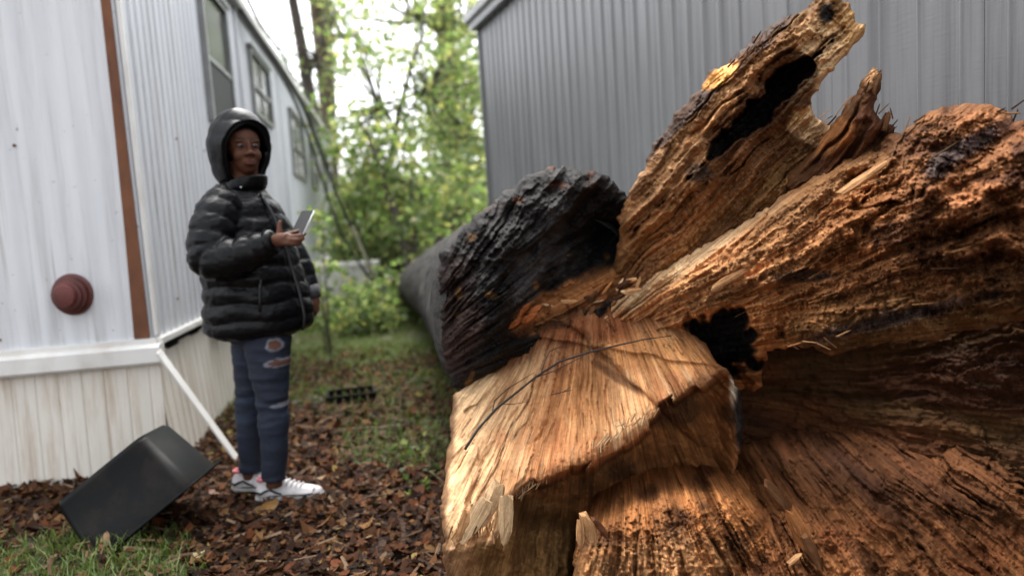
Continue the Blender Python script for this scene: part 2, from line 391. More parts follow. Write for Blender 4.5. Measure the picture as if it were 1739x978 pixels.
# fallen diagonal strip and a curl of skirting rail on the ground
pA = HF(-.035, .60, .075); pB = gnd(402, 782)
ax = (pB - pA); L = np.linalg.norm(ax); ax /= L; sv = np.cross(ax, NL); sv /= np.linalg.norm(sv); tv = np.cross(ax, sv)
g = G().box((pA + pB) / 2 + np.array([0, 0, .012]), ax * L / 2, sv * .034, tv * .004)
o = g.obj('trim_strip', WHITE, None, False, .003); tag(root_mesh(o), 'white metal trim strip slanting from the home corner down to the ground', 'trim strip')
pts = [gnd(x, y, .03 + .03 * math.sin(i * .7)) for i, (x, y) in enumerate(((305, 796), (320, 795), (335, 793), (350, 789), (362, 784), (372, 779)))]
g = G(); g.ring_loft([[p + np.array([0, -.018, -.002]), p + np.array([0, .018, 0]), p + np.array([0, .018, .006]), p + np.array([0, -.018, .004])] for p in pts])
tag(root_mesh(g.obj('rail_scrap', simple('yellowed_vinyl', (.42, .33, .17), .5), None, False)), 'short curled yellowish strip on the soil beneath the loose skirting', 'scrap')

# low white porch further down the alley
porch = empty('porch', HL(5.9, 0, .4), 'low white panelled porch sticking out of the long white home', 'porch')
pz = .70
for s0, s1, o0, o1 in ((5.55, 5.55, .05, .95), (5.55, 8.2, .95, .95)):
    n_ = 6 if s0 == s1 else 12
    for q in range(n_):
        a = np.array([s0 + (s1 - s0) * q / n_, o0 + (o1 - o0) * q / n_]); b = np.array([s0 + (s1 - s0) * (q + 1) / n_, o0 + (o1 - o0) * (q + 1) / n_])
        pa, pb = HL(a[0], 0, a[1]), HL(b[0], 0, b[1]); d = pb - pa; ln = np.linalg.norm(d); d /= ln; nn_ = np.cross(d, Z3)
        G().box((pa + pb) / 2 + Z3 * (pz / 2 - .02), d * (ln / 2 - .004), nn_ * .008, Z3 * (pz / 2 - .015)).obj('panel', WHITE, porch, False, .002)
G().box(HL(6.87, pz, .5), E1 * 1.36, NL * .49, Z3 * .03).obj('deck', WHITE, porch, False, .006)

# grey home on the right
ER = np.array([-.37, 1, 0]); ER /= np.linalg.norm(ER); Q = at(833, 330, 6.9); Q[2] = 0
NR = np.array([-ER[1], ER[0], 0])
def RW(s, z, off=0): return Q - ER * s + NR * off + Z3 * z
rh = empty('mobile_home', Q, 'dark grey corrugated metal mobile home behind the torn stump', 'mobile home')
bounds = [0, .93, 1.86, 2.79, 3.72]
for i in range(4):
    wd = bounds[i + 1] - bounds[i]; V, Fs = corrugated(RW(bounds[i], .1), -ER, Z3, NR, wd - .002, 3.0, ribs(wd - .002, .1329, .055, .012, .0665))
    G().add(V, Fs).obj('siding_panel', SIDING_R, rh, False)
for i in range(8):
    wd = .62; V, Fs = corrugated(RW(3.724 + i * wd, .1, .006), -ER, Z3, NR, wd - .002, 3.0, ribs(wd - .002, .155, .016, .006, .0775))
    G().add(V, Fs).obj('siding_panel', SIDING_R, rh, False)
G().box(RW(4.3, 1.6, -1.85), ER * 4.27, NR * 1.83, Z3 * 1.55).obj('wall_core', SIDING_R, rh, False)
G().box(RW(4.3, 3.13, -1.8), ER * 4.42, NR * 1.92, Z3 * .045).obj('roof', ROOFM, rh, False, .01)
G().box(RW(4.3, 3.06, .055), ER * 4.36, NR * .03, Z3 * .055).obj('eave_trim', SIDING_R, rh, False, .006)
G().box(RW(-.01, 1.6, .008), ER * .022, NR * .018, Z3 * 1.48).obj('corner_trim', SIDING_R, rh, False, .004)
# ------------------------------------------------------------------ the fallen tree: torn butt, log and crown
WOOD = wood_mat()
stump_base = gnd(1150, 1240); stump_base[2] = 0
tree = empty('fallen_tree', (.35, 1.9, 0), 'huge fallen tree with torn orange butt, charred hollow and grey log', 'tree')
CREAM = np.array([.55, .40, .245]); PALE = np.array([.43, .245, .12]); ORANGE = np.array([.31, .135, .05]); RED = np.array([.18, .064, .026])
ROT = np.array([.056, .023, .011]); OLIVE = np.array([.15, .085, .034]); CHAR = np.array([.0105, .0095, .0095]); ASH = np.array([.055, .055, .06]); BROWN = np.array([.118, .057, .026]); FUNG = np.array([.62, .56, .46])
def mixc(c, d, f): return c + (d - c) * np.clip(f, 0, 1)[:, None]
def blob(x, y, cx, cy, rx, ry, rot=0, soft=.35, nz=.35, sc=.02, seed=3):
    r = math.radians(rot); dx, dy = x - cx, y - cy
    u = (dx * math.cos(r) + dy * math.sin(r)) / rx; v = (-dx * math.sin(r) + dy * math.cos(r)) / ry
    return sstep(soft, -soft, np.hypot(u, v) - 1 + nz * fbm(x * sc, y * sc, 0, 3, seed))
def rbf(ctrl):
    c = np.array(ctrl, float); P = c[:, :2] / 300; n = len(P)
    r = np.linalg.norm(P[:, None] - P[None], axis=2); Km = np.where(r > 0, r ** 2 * np.log(r + 1e-12), 0) + np.eye(n) * 2e-3
    A = np.zeros((n + 3, n + 3)); A[:n, :n] = Km; A[:n, n] = 1; A[:n, n + 1:] = P; A[n:, :n] = A[:n, n:].T
    w_ = np.linalg.solve(A, np.concatenate([c[:, 2], [0, 0, 0]]))
    def f(x, y):
        q = np.stack([x, y], 1) / 300; out = w_[n] + q @ w_[n + 1:]
        for i in range(n):
            d = np.linalg.norm(q - P[i], axis=1); out = out + w_[i] * np.where(d > 0, d ** 2 * np.log(d + 1e-12), 0)
        return out
    return f
def fan(ax, ay, R0=350):
    def f(x, y):
        r = np.hypot(x - ax, y - ay); t = np.arctan2(y - ay, x - ax); return r / 700., t * R0 / 700.
    return f
def lin(deg):
    r = math.radians(deg)
    def f(x, y): return (x * math.cos(r) + y * math.sin(r)) / 700., (-x * math.sin(r) + y * math.cos(r)) / 700.
    return f
def cells(a, b, fb, fa, seed):
    bb = b * fb + .6 * fbm(a * 3, b * 8, 0, 2, seed); j = np.floor(bb); aa = a * fa + hash2(j, j * 0, seed) * 7 + .5 * fbm(a * 9, b * 40, 0, 2, seed + 4); i = np.floor(aa)
    return i, j, aa - i, bb - j
def terrace(a, b, fb, fa, seed):           # broken plates: each its own height and tilt
    i, j, fa_, fb_ = cells(a, b, fb, fa, seed)
    return hash2(i, j, seed + 1) + 1.3 * (hash2(i, j, seed + 2) - .5) * (fb_ - .5) + 1.0 * (hash2(i, j, seed + 3) - .5) * (fa_ - .5)
def wood_relief(x, y, a, b, p, seed):
    lump, rid, fib, ter, iso = p[:5]; plate = p[5] if len(p) > 5 else .0
    wa = a + .05 * fbm(x * .01, y * .01, 0, 2, seed + 40)
    wb = b + .03 * fbm(x * .009, y * .009, 0, 4, seed + 41, .55)
    d = lump * fbm(x * .011, y * .011, 0, 3, seed)
    d = d + rid * (1 - 2 * np.abs(fbm(wb * 26, wa * 2.6, 0, 3, seed + 5)) * 1.6)
    d = d + fib * (1 - 2 * np.abs(fbm(wb * 75, wa * 6, 0, 2, seed + 9)))
    d = d - (rid * 1.8) * sstep(.075, .01, np.abs(fbm(wb * 17 + 3, wa * 1.7, 0, 3, seed + 50))) * sstep(-.1, .3, fbm(x * .012, y * .012, 0, 2, seed + 51))
    d = d + .35 * rid * fbm(wb * 150, wa * 14, 0, 2, seed + 52)
    if plate: d = d + plate * (terrace(wa, wb, 13, 2.3, seed + 61) - .5) + plate * .6 * (terrace(wa + .3, wb + .1, 26, 3.6, seed + 63) - .5)
    if ter: d = d + ter * (terrace(wa, wb, 42, 5, seed + 13) - .5) + .5 * ter * (terrace(wa, wb, 90, 9, seed + 15) - .5)
    if iso: d = d + iso * (np.abs(fbm(x * .05, y * .05, 0, 5, seed + 20, .7)) * 2 - .6)
    return d
def inside(px, py, x, y):
    c = np.zeros(len(x), bool); n = len(px)
    for i in range(n):
        x0, y0, x1, y1 = px[i], py[i], px[(i + 1) % n], py[(i + 1) % n]
        if y0 == y1: continue
        c ^= ((y0 > y) != (y1 > y)) & (x < (x1 - x0) * (y - y0) / (y1 - y0) + x0)
    return c
def near(px, py, x, y):
    best = np.full(len(x), 1e9); bx = x.copy(); by = y.copy(); n = len(px)
    for i in range(n):
        x0, y0 = px[i], py[i]; dx, dy = px[(i + 1) % n] - x0, py[(i + 1) % n] - y0; L2 = dx * dx + dy * dy + 1e-9
        t = np.clip(((x - x0) * dx + (y - y0) * dy) / L2, 0, 1); qx, qy = x0 + t * dx, y0 + t * dy
        d = np.hypot(x - qx, y - qy); m_ = d < best; best[m_] = d[m_]; bx[m_] = qx[m_]; by[m_] = qy[m_]
    return best, bx, by
def sheet(name, poly, ctrl, grain, colour, relief, thick=.22, edge=.05, jag=5, step=2.5, seed=1, extra=None, wet=.25, cs=1.0, gain=1.0):
    P = np.array(poly, float); xs = []; ys = []
    for i in range(len(P)):
        q = P[(i + 1) % len(P)]; n = max(1, int(np.hypot(*(q - P[i])) / 5))
        for k in range(n): xs.append(P[i][0] + (q[0] - P[i][0]) * k / n); ys.append(P[i][1] + (q[1] - P[i][1]) * k / n)
    xs = np.array(xs); ys = np.array(ys)
    jx = xs + jag * fbm(xs * .06, ys * .06, 0, 3, seed + 70, .7); jy = ys + jag * fbm(xs * .06, ys * .06, 5, 3, seed + 71, .7)
    X, Y = np.meshgrid(np.arange(jx.min() - step, jx.max() + 2 * step, step), np.arange(jy.min() - step, jy.max() + 2 * step, step))
    sh = X.shape; x = X.ravel(); y = Y.ravel(); ins = inside(jx, jy, x, y).reshape(sh)
    cell = ins[:-1, :-1] & ins[1:, :-1] & ins[:-1, 1:] & ins[1:, 1:]
    cnt = np.zeros(sh, int)
    for a_ in (0, 1):
        for b_ in (0, 1): cnt[a_:sh[0] - 1 + a_, b_:sh[1] - 1 + b_] += cell
    used = (cnt > 0).ravel(); border = ((cnt > 0) & (cnt < 4)).ravel()[used]
    remap = np.full(x.size, -1); remap[used] = np.arange(used.sum()); ii = np.arange(x.size).reshape(sh)
    fr = np.stack([ii[:-1, :-1][cell], ii[1:, :-1][cell], ii[1:, 1:][cell], ii[:-1, 1:][cell]], 1); fr = remap[fr]
    x = x[used]; y = y[used]
    d, qx, qy = near(jx, jy, x, y)
    sn = border & (d < 2.2 * step); x[sn] = qx[sn]; y[sn] = qy[sn]; d[sn] = 0
    base = rbf(ctrl)(x, y); a, b = grain(x, y)
    rel = wood_relief(x, y, a, b, relief, seed)
    dm = d * base / F
    fall = np.clip(dm / edge, 0, 1)
    D = base - rel * (.35 + .65 * fall) + edge * (1 - np.sqrt(np.clip(1 - (1 - fall) ** 2, 0, 1)))
    if extra is not None: D = D + extra(x, y)
    front = at(x, y, D)
    nv = len(x); inner = np.where(~border)[0]; bmap = np.arange(nv); bmap[inner] = nv + np.arange(len(inner))
    th = thick * np.sqrt(np.clip(dm / (thick * .8), 0, 1)) + .004
    back = at(x[inner], y[inner], (base + edge + th + .03 * fbm(x * .02, y * .02, 3, 2, seed + 90))[inner])
    V = np.concatenate([front, back]); Fc = np.concatenate([fr, bmap[fr][:, ::-1]])
    me = np_mesh(name, V, Fc)
    c = colour(x, y, a, b) * gain; st = fbm(b * 30, a * 2.2, 0, 3, seed + 31); c = c * (1 + .24 * cs * st)[:, None]
    for fb_, fa_, am in ((42, 5, .26), (90, 9, .22), (13, 2.3, .16)):
        i_, j_, _, _ = cells(a + .05 * fbm(x * .01, y * .01, 0, 2, seed + 40), b + .03 * fbm(x * .009, y * .009, 0, 4, seed + 41, .55), fb_, fa_, seed + 13); c = c * (1 + am * cs * (2 * hash2(i_, j_, seed + 8) - 1))[:, None]
    dk = sstep(.3, .62, fbm(b * 55, a * 4, 0, 3, seed + 33)); c = mixc(c, c * np.array([.42, .34, .3]), dk * .75 * cs)
    wv = np.full((nv, 1), wet); dark = (c.mean(1) < .03); wv[dark] = .5
    c = np.concatenate([np.clip(c, .004, .85), wv], 1); c = np.concatenate([c, c[inner]])
    set_col(me, 'tint', c); gr_ = np.stack([a, b, D * 0 + seed * 3.7], 1); set_vec(me, 'grain', np.concatenate([gr_, gr_[inner]]))
    return link(name, me, WOOD, tree)

# --- charred hollow end of the log
def col_char(x, y, a, b):
    c = np.tile(CHAR, (len(x), 1)); c = mixc(c, ASH * .8, sstep(.15, .6, fbm(x * .02, y * .02, 0, 3, 51)) * .7)
    rim = blob(x, y, 905, 300, 200, 34, -8, .5, .6); c = mixc(c, RED * .45, rim * sstep(0, .4, fbm(x * .05, y * .05, 0, 3, 52)))
    c = mixc(c, np.array([.04, .02, .016]), blob(x, y, 775, 560, 36, 100, -6, .5, .6) * .5)
    c = mixc(c, ORANGE, blob(x, y, 1000, 500, 120, 24, -25, .4, .7) * .85)
    return mixc(c, np.array([.16, .09, .035]), sstep(.58, .66, fbm(x * .03, y * .03, 0, 2, 57)) * .7)
sheet('charred_hollow', [(768, 664), (752, 610), (742, 540), (740, 478), (748, 436), (772, 402), (812, 362), (850, 330), (885, 305), (915, 296), (935, 286), (962, 281), (990, 288), (1020, 296), (1045, 308), (1062, 330), (1090, 380), (1110, 440), (1100, 500), (1040, 545), (960, 570), (890, 600), (840, 630), (800, 650)],
      [(745, 540, 2.32), (770, 655, 2.28), (750, 430, 2.34), (850, 335, 2.38), (940, 290, 2.36), (1045, 312, 2.32), (790, 470, 2.22), (850, 430, 2.19), (880, 520, 2.2), (830, 600, 2.16), (930, 480, 2.32), (890, 375, 2.25), (950, 330, 2.26), (1010, 405, 2.5), (1035, 385, 2.44), (1005, 325, 2.28), (1050, 345, 2.3), (990, 440, 2.44), (960, 400, 2.36), (1000, 520, 2.36), (1080, 460, 2.4), (900, 580, 2.25), (1080, 400, 2.40)],
      fan(620, 700, 500), col_char, (.10, .018, .007, .016, .022), .3, .05, 9, 1.9, 101, extra=lambda x, y: .10 * blob(x, y, 1012, 392, 62, 62, 0, .5, .4), wet=.35)

# --- tall slab with the burnt channel
CH0, CH1 = np.array([1368., 112.]), np.array([1212., 262.])
def chan(x, y, w=25):
    ax_ = CH1 - CH0; L_ = np.linalg.norm(ax_); ax_ = ax_ / L_; t = (x - CH0[0]) * ax_[0] + (y - CH0[1]) * ax_[1]; s = -(x - CH0[0]) * ax_[1] + (y - CH0[1]) * ax_[0]
    ww = w * (1.12 - .55 * t / L_) * (1 + .5 * fbm(t * .035, s * .02, 0, 3, 61)) * np.sqrt(np.clip(1 - ((t - L_ / 2) / (L_ / 2 + 16)) ** 4, 0, 1))
    return sstep(2, -4, np.abs(s) - ww - 9 * fbm(x * .05, y * .05, 0, 3, 62))
def col_slab(x, y, a, b):
    c = np.tile(OLIVE, (len(x), 1)); c = mixc(c, BROWN, sstep(-.2, .4, fbm(b * 14, a * 2, 0, 3, 63)))
    c = mixc(c, PALE * .75, blob(x, y, 1215, 215, 190, 34, -46, .6, .5) * .8); c = mixc(c, PALE * .6, sstep(.1, .5, fbm(b * 10 + 4, a * 1.6, 0, 3, 65)) * .6)
    c = mixc(c, PALE * np.array([.95, 1.05, 1.0]), blob(x, y, 1430, 75, 60, 45, -50, .3, .3)); c = mixc(c, CREAM, blob(x, y, 1385, 110, 40, 75, 20, .4, .4) * .75)
    c = mixc(c, CREAM * 1.05, blob(x, y, 1378, 212, 38, 34, 0, .15, .25))
    c = mixc(c, ORANGE * .8, blob(x, y, 1130, 385, 90, 60, -35, .6, .5) * .5)
    e = np.array([c_ for c_ in ((x - 1060) * .72 + (y - 400) * .74)])            # bark side (upper left)
    bark = sstep(8, -6, e + 12 * fbm(x * .03, y * .03, 0, 3, 64) + 64); c = mixc(c, np.array([.030, .016, .010]), bark)
    c = mixc(c, ROT * .8, chan(x, y, 44) * .8); c = mixc(c, CHAR * 1.3, chan(x, y)); c = mixc(c, CHAR * 2, blob(x, y, 1405, 22, 14, 18, 0, .3, .4)); c = mixc(c, CHAR * 2, blob(x, y, 1190, 292, 22, 18, 0, .4, .4) * .8)
    return mixc(c, np.array([.5, .25, .08]), blob(x, y, 1225, 128, 36, 13, -38, .25, .3))
sheet('upright_slab', [(1040, 470), (1048, 400), (1048, 372), (1072, 322), (1102, 268), (1126, 228), (1160, 180), (1190, 150), (1198, 126), (1226, 112), (1246, 106), (1258, 88), (1272, 70), (1300, 46), (1334, 28), (1362, 20), (1378, 8), (1384, -6), (1412, -8), (1436, 6), (1452, 22), (1456, 38), (1470, 44), (1462, 66), (1448, 80), (1440, 92), (1408, 122), (1394, 142), (1382, 164), (1376, 182), (1384, 198), (1396, 208), (1415, 216), (1440, 232), (1440, 290), (1380, 330), (1300, 380), (1200, 440), (1120, 500), (1060, 530)],
      [(1060, 400, 2.32), (1050, 470, 2.4), (1120, 260, 2.2), (1200, 150, 2.08), (1270, 80, 1.98), (1400, 5, 1.86), (1460, 50, 1.86), (1380, 100, 1.84), (1300, 130, 1.93), (1230, 200, 2.0), (1150, 300, 2.1), (1300, 250, 2.05), (1376, 190, 1.93), (1400, 250, 2.0), (1220, 340, 2.12), (1120, 400, 2.24), (1300, 330, 2.06), (1180, 430, 2.2), (1380, 300, 2.02), (1080, 490, 2.34)],
      lin(-45), col_slab, (.05, .024, .008, .018, .026, .016), .16, .045, 9, 1.8, 202, gain=1.3, extra=lambda x, y: .17 * chan(x, y) + .015 * blob(x, y, 1380, 215, 36, 30), wet=.2)
def col_spike(x, y, a, b):
    c = np.tile(BROWN, (len(x), 1)); c = mixc(c, ROT * 1.2, sstep(-.1, .4, fbm(b * 20, a * 2, 0, 3, 66)))
    c = mixc(c, ORANGE, blob(x, y, 1415, 225, 40, 24, -35, .4, .5) * .8); return mixc(c, PALE * .8, blob(x, y, 1485, 125, 10, 20, 20, .5, .5))
sheet('splintered_spike', [(1330, 300), (1376, 262), (1402, 226), (1418, 206), (1434, 186), (1448, 166), (1462, 144), (1474, 124), (1484, 112), (1490, 124), (1498, 118), (1496, 142), (1488, 164), (1484, 190), (1496, 204), (1504, 188), (1508, 210), (1520, 214), (1522, 236), (1500, 260), (1450, 300), (1360, 360)],
      [(1340, 300, 2.0), (1420, 210, 1.86), (1485, 120, 1.78), (1510, 220, 1.78), (1450, 220, 1.79), (1430, 290, 1.84), (1370, 340, 1.94)],
      lin(-52), col_spike, (.025, .022, .008, .02, .01), .10, .03, 7, 2.2, 303, gain=1.3)

# --- the long ridge running up to the right
def col_ridge(x, y, a, b):
    c = np.tile(ORANGE, (len(x), 1))
    c = mixc(c, PALE * np.array([1.0, .92, .86]), blob(x, y, 1180, 480, 220, 60, -26, .6, .4) * .95)
    c = mixc(c, CREAM * .92, blob(x, y, 1170, 440, 190, 14, -33, .6, .5) * .8); c = mixc(c, CREAM * .9, blob(x, y, 1080, 510, 26, 9, -50, .5, .7))
    c = mixc(c, PALE * .85, blob(x, y, 1440, 300, 150, 26, -30, .6, .6) * .7)
    right = sstep(1330, 1520, x + .35 * (y - 450) + 60 * fbm(x * .008, y * .008, 0, 3, 71))
    c = mixc(c, np.array([.155, .07, .032]), right * .8); c = mixc(c, BROWN * .85, right * sstep(-.15, .45, fbm(b * 9, a * 2.5, 0, 3, 72)) * .9)
    c = mixc(c, ROT, sstep(.12, .45, fbm(x * .012 + 3, y * .02, 0, 4, 73)) * sstep(1290, 1420, x) * .9)
    c = mixc(c, OLIVE * .9, sstep(480, 570, y + .10 * (x - 1400) + 30 * fbm(x * .02, y * .02, 0, 2, 74)) * sstep(1280, 1360, x) * .75)
    c = mixc(c, np.array([.045, .042, .05]), blob(x, y, 1640, 250, 110, 16, -32, .5, .7) * .85); c = mixc(c, np.array([.06, .05, .055]), blob(x, y, 1520, 540, 130, 12, -14, .6, .7) * .8)
    c = mixc(c, CHAR * 3, blob(x, y, 1360, 470, 46, 10, -3, .5, .6) * .8)
    return mixc(c, CHAR, blob(x, y, 1234, 584, 70, 52, 15, .10, .8, .03))
sheet('torn_ridge', [(985, 610), (1000, 560), (1030, 525), (1064, 500), (1084, 490), (1120, 462), (1200, 412), (1290, 362), (1350, 318), (1400, 288), (1450, 262), (1500, 236), (1530, 222), (1556, 204), (1578, 190), (1606, 184), (1640, 174), (1676, 178), (1704, 186), (1722, 204), (1742, 206), (1790, 214), (1850, 226), (1930, 262), (1990, 300), (2050, 350), (2075, 400), (2030, 470), (1970, 520), (1900, 556), (1820, 556), (1740, 545), (1690, 552), (1640, 562), (1590, 578), (1540, 580), (1490, 584), (1450, 592), (1414, 606), (1384, 590), (1352, 586), (1316, 592), (1300, 600), (1290, 660), (1200, 670), (1150, 640), (1080, 640)],
      [(1050, 540, 2.27), (990, 600, 2.36), (1080, 630, 2.36), (1150, 630, 2.36), (1080, 495, 2.3), (1200, 415, 2.14), (1290, 365, 2.0), (1400, 290, 1.86), (1500, 238, 1.74), (1580, 195, 1.66), (1650, 180, 1.6), (1740, 210, 1.52), (1880, 260, 1.42), (1150, 500, 2.1), (1250, 450, 1.94), (1350, 390, 1.78), (1450, 330, 1.66), (1550, 280, 1.55), (1650, 270, 1.45), (1740, 330, 1.36), (1880, 420, 1.3), (2060, 390, 1.24), (1960, 300, 1.33), (1970, 520, 1.34), (1150, 560, 2.2), (1240, 520, 2.04), (1330, 500, 1.82), (1420, 450, 1.64), (1520, 420, 1.52), (1640, 420, 1.42), (1740, 460, 1.37), (1400, 560, 1.70), (1500, 560, 1.60), (1620, 540, 1.52), (1740, 530, 1.46), (1240, 580, 2.14), (1260, 640, 2.3), (1200, 630, 2.3), (1290, 570, 1.98), (1880, 550, 1.4)],
      fan(930, 640, 420), col_ridge, (.075, .030, .010, .022, .040, .026), .24, .06, 8, 1.8, 404, gain=1.28, extra=lambda x, y: .05 * sstep(0, .5, fbm(x * .013, y * .02, 0, 3, 73)) * sstep(1320, 1450, x) + .16 * blob(x, y, 1234, 584, 70, 52, 15, .16, .8, .03))

# --- the pale lobe, its top torn fresh, its front face in shade
EDGE = np.array([(740, 930), (835, 915), (868, 846), (900, 826), (930, 812), (1010, 784), (1066, 742), (1118, 692), (1150, 676), (1188, 650), (1216, 628), (1260, 612)], float)
def above(x, y):                    # < 0 on the torn top; the lip is ragged along the grain
    _, b_ = fan(1010, 380, 420)(x, y); bj = b_ * 15 + .6 * fbm(x * .02, y * .02, 0, 2, 31); j_ = np.floor(bj)
    return y - np.interp(x, EDGE[:, 0], EDGE[:, 1]) + 30 * (hash2(j_, j_ * 0, 32) - .5) + 10 * fbm(x * .018, y * .018, 0, 2, 33)
def side(x, y, p, q):                # signed distance to the line p-q in pixels
    dx, dy = q[0] - p[0], q[1] - p[1]; L_ = math.hypot(dx, dy); return ((x - p[0]) * dy - (y - p[1]) * dx) / L_
def lobe_steps(x, y):                # flat facets parted by sharp steps, as the wood split
    n_ = 5 * fbm(x * .03, y * .03, 0, 3, 35)
    s1 = side(x, y, (1000, 580), (1118, 692)) + n_; s2 = side(x, y, (905, 600), (840, 860)) + n_; s3 = side(x, y, (968, 575), (930, 815)) + 1.5 * n_; s4 = side(x, y, (1080, 600), (1215, 622)) + n_; s5 = side(x, y, (770, 760), (880, 720)) + 2 * n_
    d = -.030 * sstep(-2, 2, s1) * sstep(120, 0, s1) + .022 * np.exp(-(s1 / 7) ** 2)
    d = d + .026 * sstep(2, -2, s2) * sstep(-90, 0, s2) - .018 * sstep(-2, 2, s3) * sstep(90, 10, s3) - .02 * sstep(-2, 2, s4) * sstep(60, 0, s4)
    return d + .02 * sstep(-2, 2, s5) * sstep(905, 860, x)
def col_lobe(x, y, a, b):
    t = fbm(b * 12, a * 1.5, 0, 3, 81); i2 = fbm(x * .013, y * .013, 0, 4, 85, .6); i3 = fbm(b * 26, a * 5, 0, 3, 86)
    c = np.tile(PALE, (len(x), 1)); c = mixc(c, CREAM, sstep(.1, -.5, t) * .7)
    lft = sstep(960, 800, x + .25 * (y - 700)); c = mixc(c, CREAM * 1.04, lft * (.75 + .25 * t))
    c = mixc(c, np.array([.34, .155, .068]), sstep(-.2, .25, i2) * (1 - .7 * lft) * .8); c = mixc(c, RED * 1.2, sstep(.15, .45, i3) * sstep(-.2, .3, i2) * .5); c = mixc(c, CREAM * 1.05, sstep(.2, .5, -i3) * .6); c = mixc(c, ORANGE * 1.1, blob(x, y, 1000, 660, 120, 60, -10, .6, .6) * .55); c = mixc(c, RED, blob(x, y, 960, 600, 60, 34, -30, .6, .6) * .65)
    c = mixc(c, PALE * np.array([1.0, .88, .72]), blob(x, y, 1130, 600, 80, 34, 10, .4, .5) * .8)
    c = mixc(c, RED * .95, blob(x, y, 965, 552, 120, 34, -6, .5, .8, .03) * .9); c = mixc(c, ROT * 1.2, blob(x, y, 930, 540, 110, 20, -20, .5, .8, .03) * .8)
    c = mixc(c, ROT * 1.4, blob(x, y, 1055, 645, 62, 7, 33, .5, .5) * .8)
    c = mixc(c, RED * .8, blob(x, y, 880, 604, 50, 18, -30, .5, .5) * .8)
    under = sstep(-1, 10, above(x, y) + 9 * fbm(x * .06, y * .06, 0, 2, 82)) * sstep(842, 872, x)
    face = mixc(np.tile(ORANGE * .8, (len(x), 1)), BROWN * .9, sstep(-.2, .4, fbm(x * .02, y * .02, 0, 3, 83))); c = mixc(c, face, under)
    c = mixc(c, OLIVE * 1.15, blob(x, y, 910, 960, 120, 95, 0, .25, .3) * sstep(0, 16, above(x, y) - 10))
    c = mixc(c, FUNG, blob(x, y, 1246, 660, 7, 28, 0, .5, .9)); c = mixc(c, CHAR * 2, blob(x, y, 1262, 700, 16, 75, 0, .4, .6))
    bk = sstep(13, 3, x - np.interp(y, [660, 760, 870, 980, 1200], [768, 762, 750, 764, 780]) + 5 * fbm(y * .05, x * .02, 0, 2, 84)); return mixc(c, BROWN * .8, bk * .85)
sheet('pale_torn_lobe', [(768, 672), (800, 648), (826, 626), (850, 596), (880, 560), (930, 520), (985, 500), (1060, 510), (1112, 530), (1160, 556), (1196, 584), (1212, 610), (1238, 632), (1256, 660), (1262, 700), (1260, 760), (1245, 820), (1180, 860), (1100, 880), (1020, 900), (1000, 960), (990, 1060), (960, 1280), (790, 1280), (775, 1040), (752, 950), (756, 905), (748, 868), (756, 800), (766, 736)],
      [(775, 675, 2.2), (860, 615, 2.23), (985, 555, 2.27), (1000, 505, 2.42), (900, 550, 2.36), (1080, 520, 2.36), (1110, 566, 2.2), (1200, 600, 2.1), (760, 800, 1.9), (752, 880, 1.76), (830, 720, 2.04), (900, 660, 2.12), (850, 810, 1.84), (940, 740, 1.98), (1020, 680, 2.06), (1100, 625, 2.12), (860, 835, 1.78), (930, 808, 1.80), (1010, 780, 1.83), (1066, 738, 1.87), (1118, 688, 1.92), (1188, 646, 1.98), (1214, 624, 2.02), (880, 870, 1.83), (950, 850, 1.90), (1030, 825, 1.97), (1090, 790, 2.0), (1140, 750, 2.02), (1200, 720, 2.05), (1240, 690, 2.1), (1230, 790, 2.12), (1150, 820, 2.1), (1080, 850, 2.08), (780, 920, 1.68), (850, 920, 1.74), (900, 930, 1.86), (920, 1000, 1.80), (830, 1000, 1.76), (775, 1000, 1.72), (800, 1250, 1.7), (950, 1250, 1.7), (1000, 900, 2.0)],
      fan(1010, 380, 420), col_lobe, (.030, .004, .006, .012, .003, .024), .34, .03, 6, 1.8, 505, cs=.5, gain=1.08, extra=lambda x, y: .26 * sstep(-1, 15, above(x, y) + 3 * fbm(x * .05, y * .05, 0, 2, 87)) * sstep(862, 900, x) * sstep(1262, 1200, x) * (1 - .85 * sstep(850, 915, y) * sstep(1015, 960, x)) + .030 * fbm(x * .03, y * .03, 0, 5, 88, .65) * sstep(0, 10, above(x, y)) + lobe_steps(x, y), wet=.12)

# --- dark inside of the hollow, and the furrowed roots below
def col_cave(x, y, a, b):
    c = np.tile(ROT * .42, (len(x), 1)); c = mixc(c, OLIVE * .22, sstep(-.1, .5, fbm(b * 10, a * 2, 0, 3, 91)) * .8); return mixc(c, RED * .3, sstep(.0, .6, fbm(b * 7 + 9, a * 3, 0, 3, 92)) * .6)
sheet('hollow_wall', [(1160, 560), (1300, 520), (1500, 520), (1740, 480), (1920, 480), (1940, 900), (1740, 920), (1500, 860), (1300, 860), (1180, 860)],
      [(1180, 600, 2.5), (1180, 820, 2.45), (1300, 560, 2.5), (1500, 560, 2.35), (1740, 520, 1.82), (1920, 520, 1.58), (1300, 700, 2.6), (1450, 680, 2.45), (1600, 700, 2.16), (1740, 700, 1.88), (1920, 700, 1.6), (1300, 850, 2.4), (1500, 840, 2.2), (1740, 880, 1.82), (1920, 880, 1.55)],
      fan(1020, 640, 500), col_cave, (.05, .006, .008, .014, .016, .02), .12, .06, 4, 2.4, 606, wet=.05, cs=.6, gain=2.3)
def col_root(x, y, a, b):
    c = np.tile(np.array([.13, .056, .023]), (len(x), 1)); c = mixc(c, ORANGE * .75, sstep(0, .5, fbm(b * 9, a * 1.6, 0, 3, 95)) * .7); c = mixc(c, ROT * .9, sstep(.1, .5, fbm(b * 16, a * 2.4, 0, 3, 96)) * .85)
    c = mixc(c, RED * .7, sstep(.2, .6, fbm(x * .012, y * .012, 0, 2, 97)) * .6); return mixc(c, ROT * .7, sstep(860, 770, y - .25 * (x - 1300)) * .6)
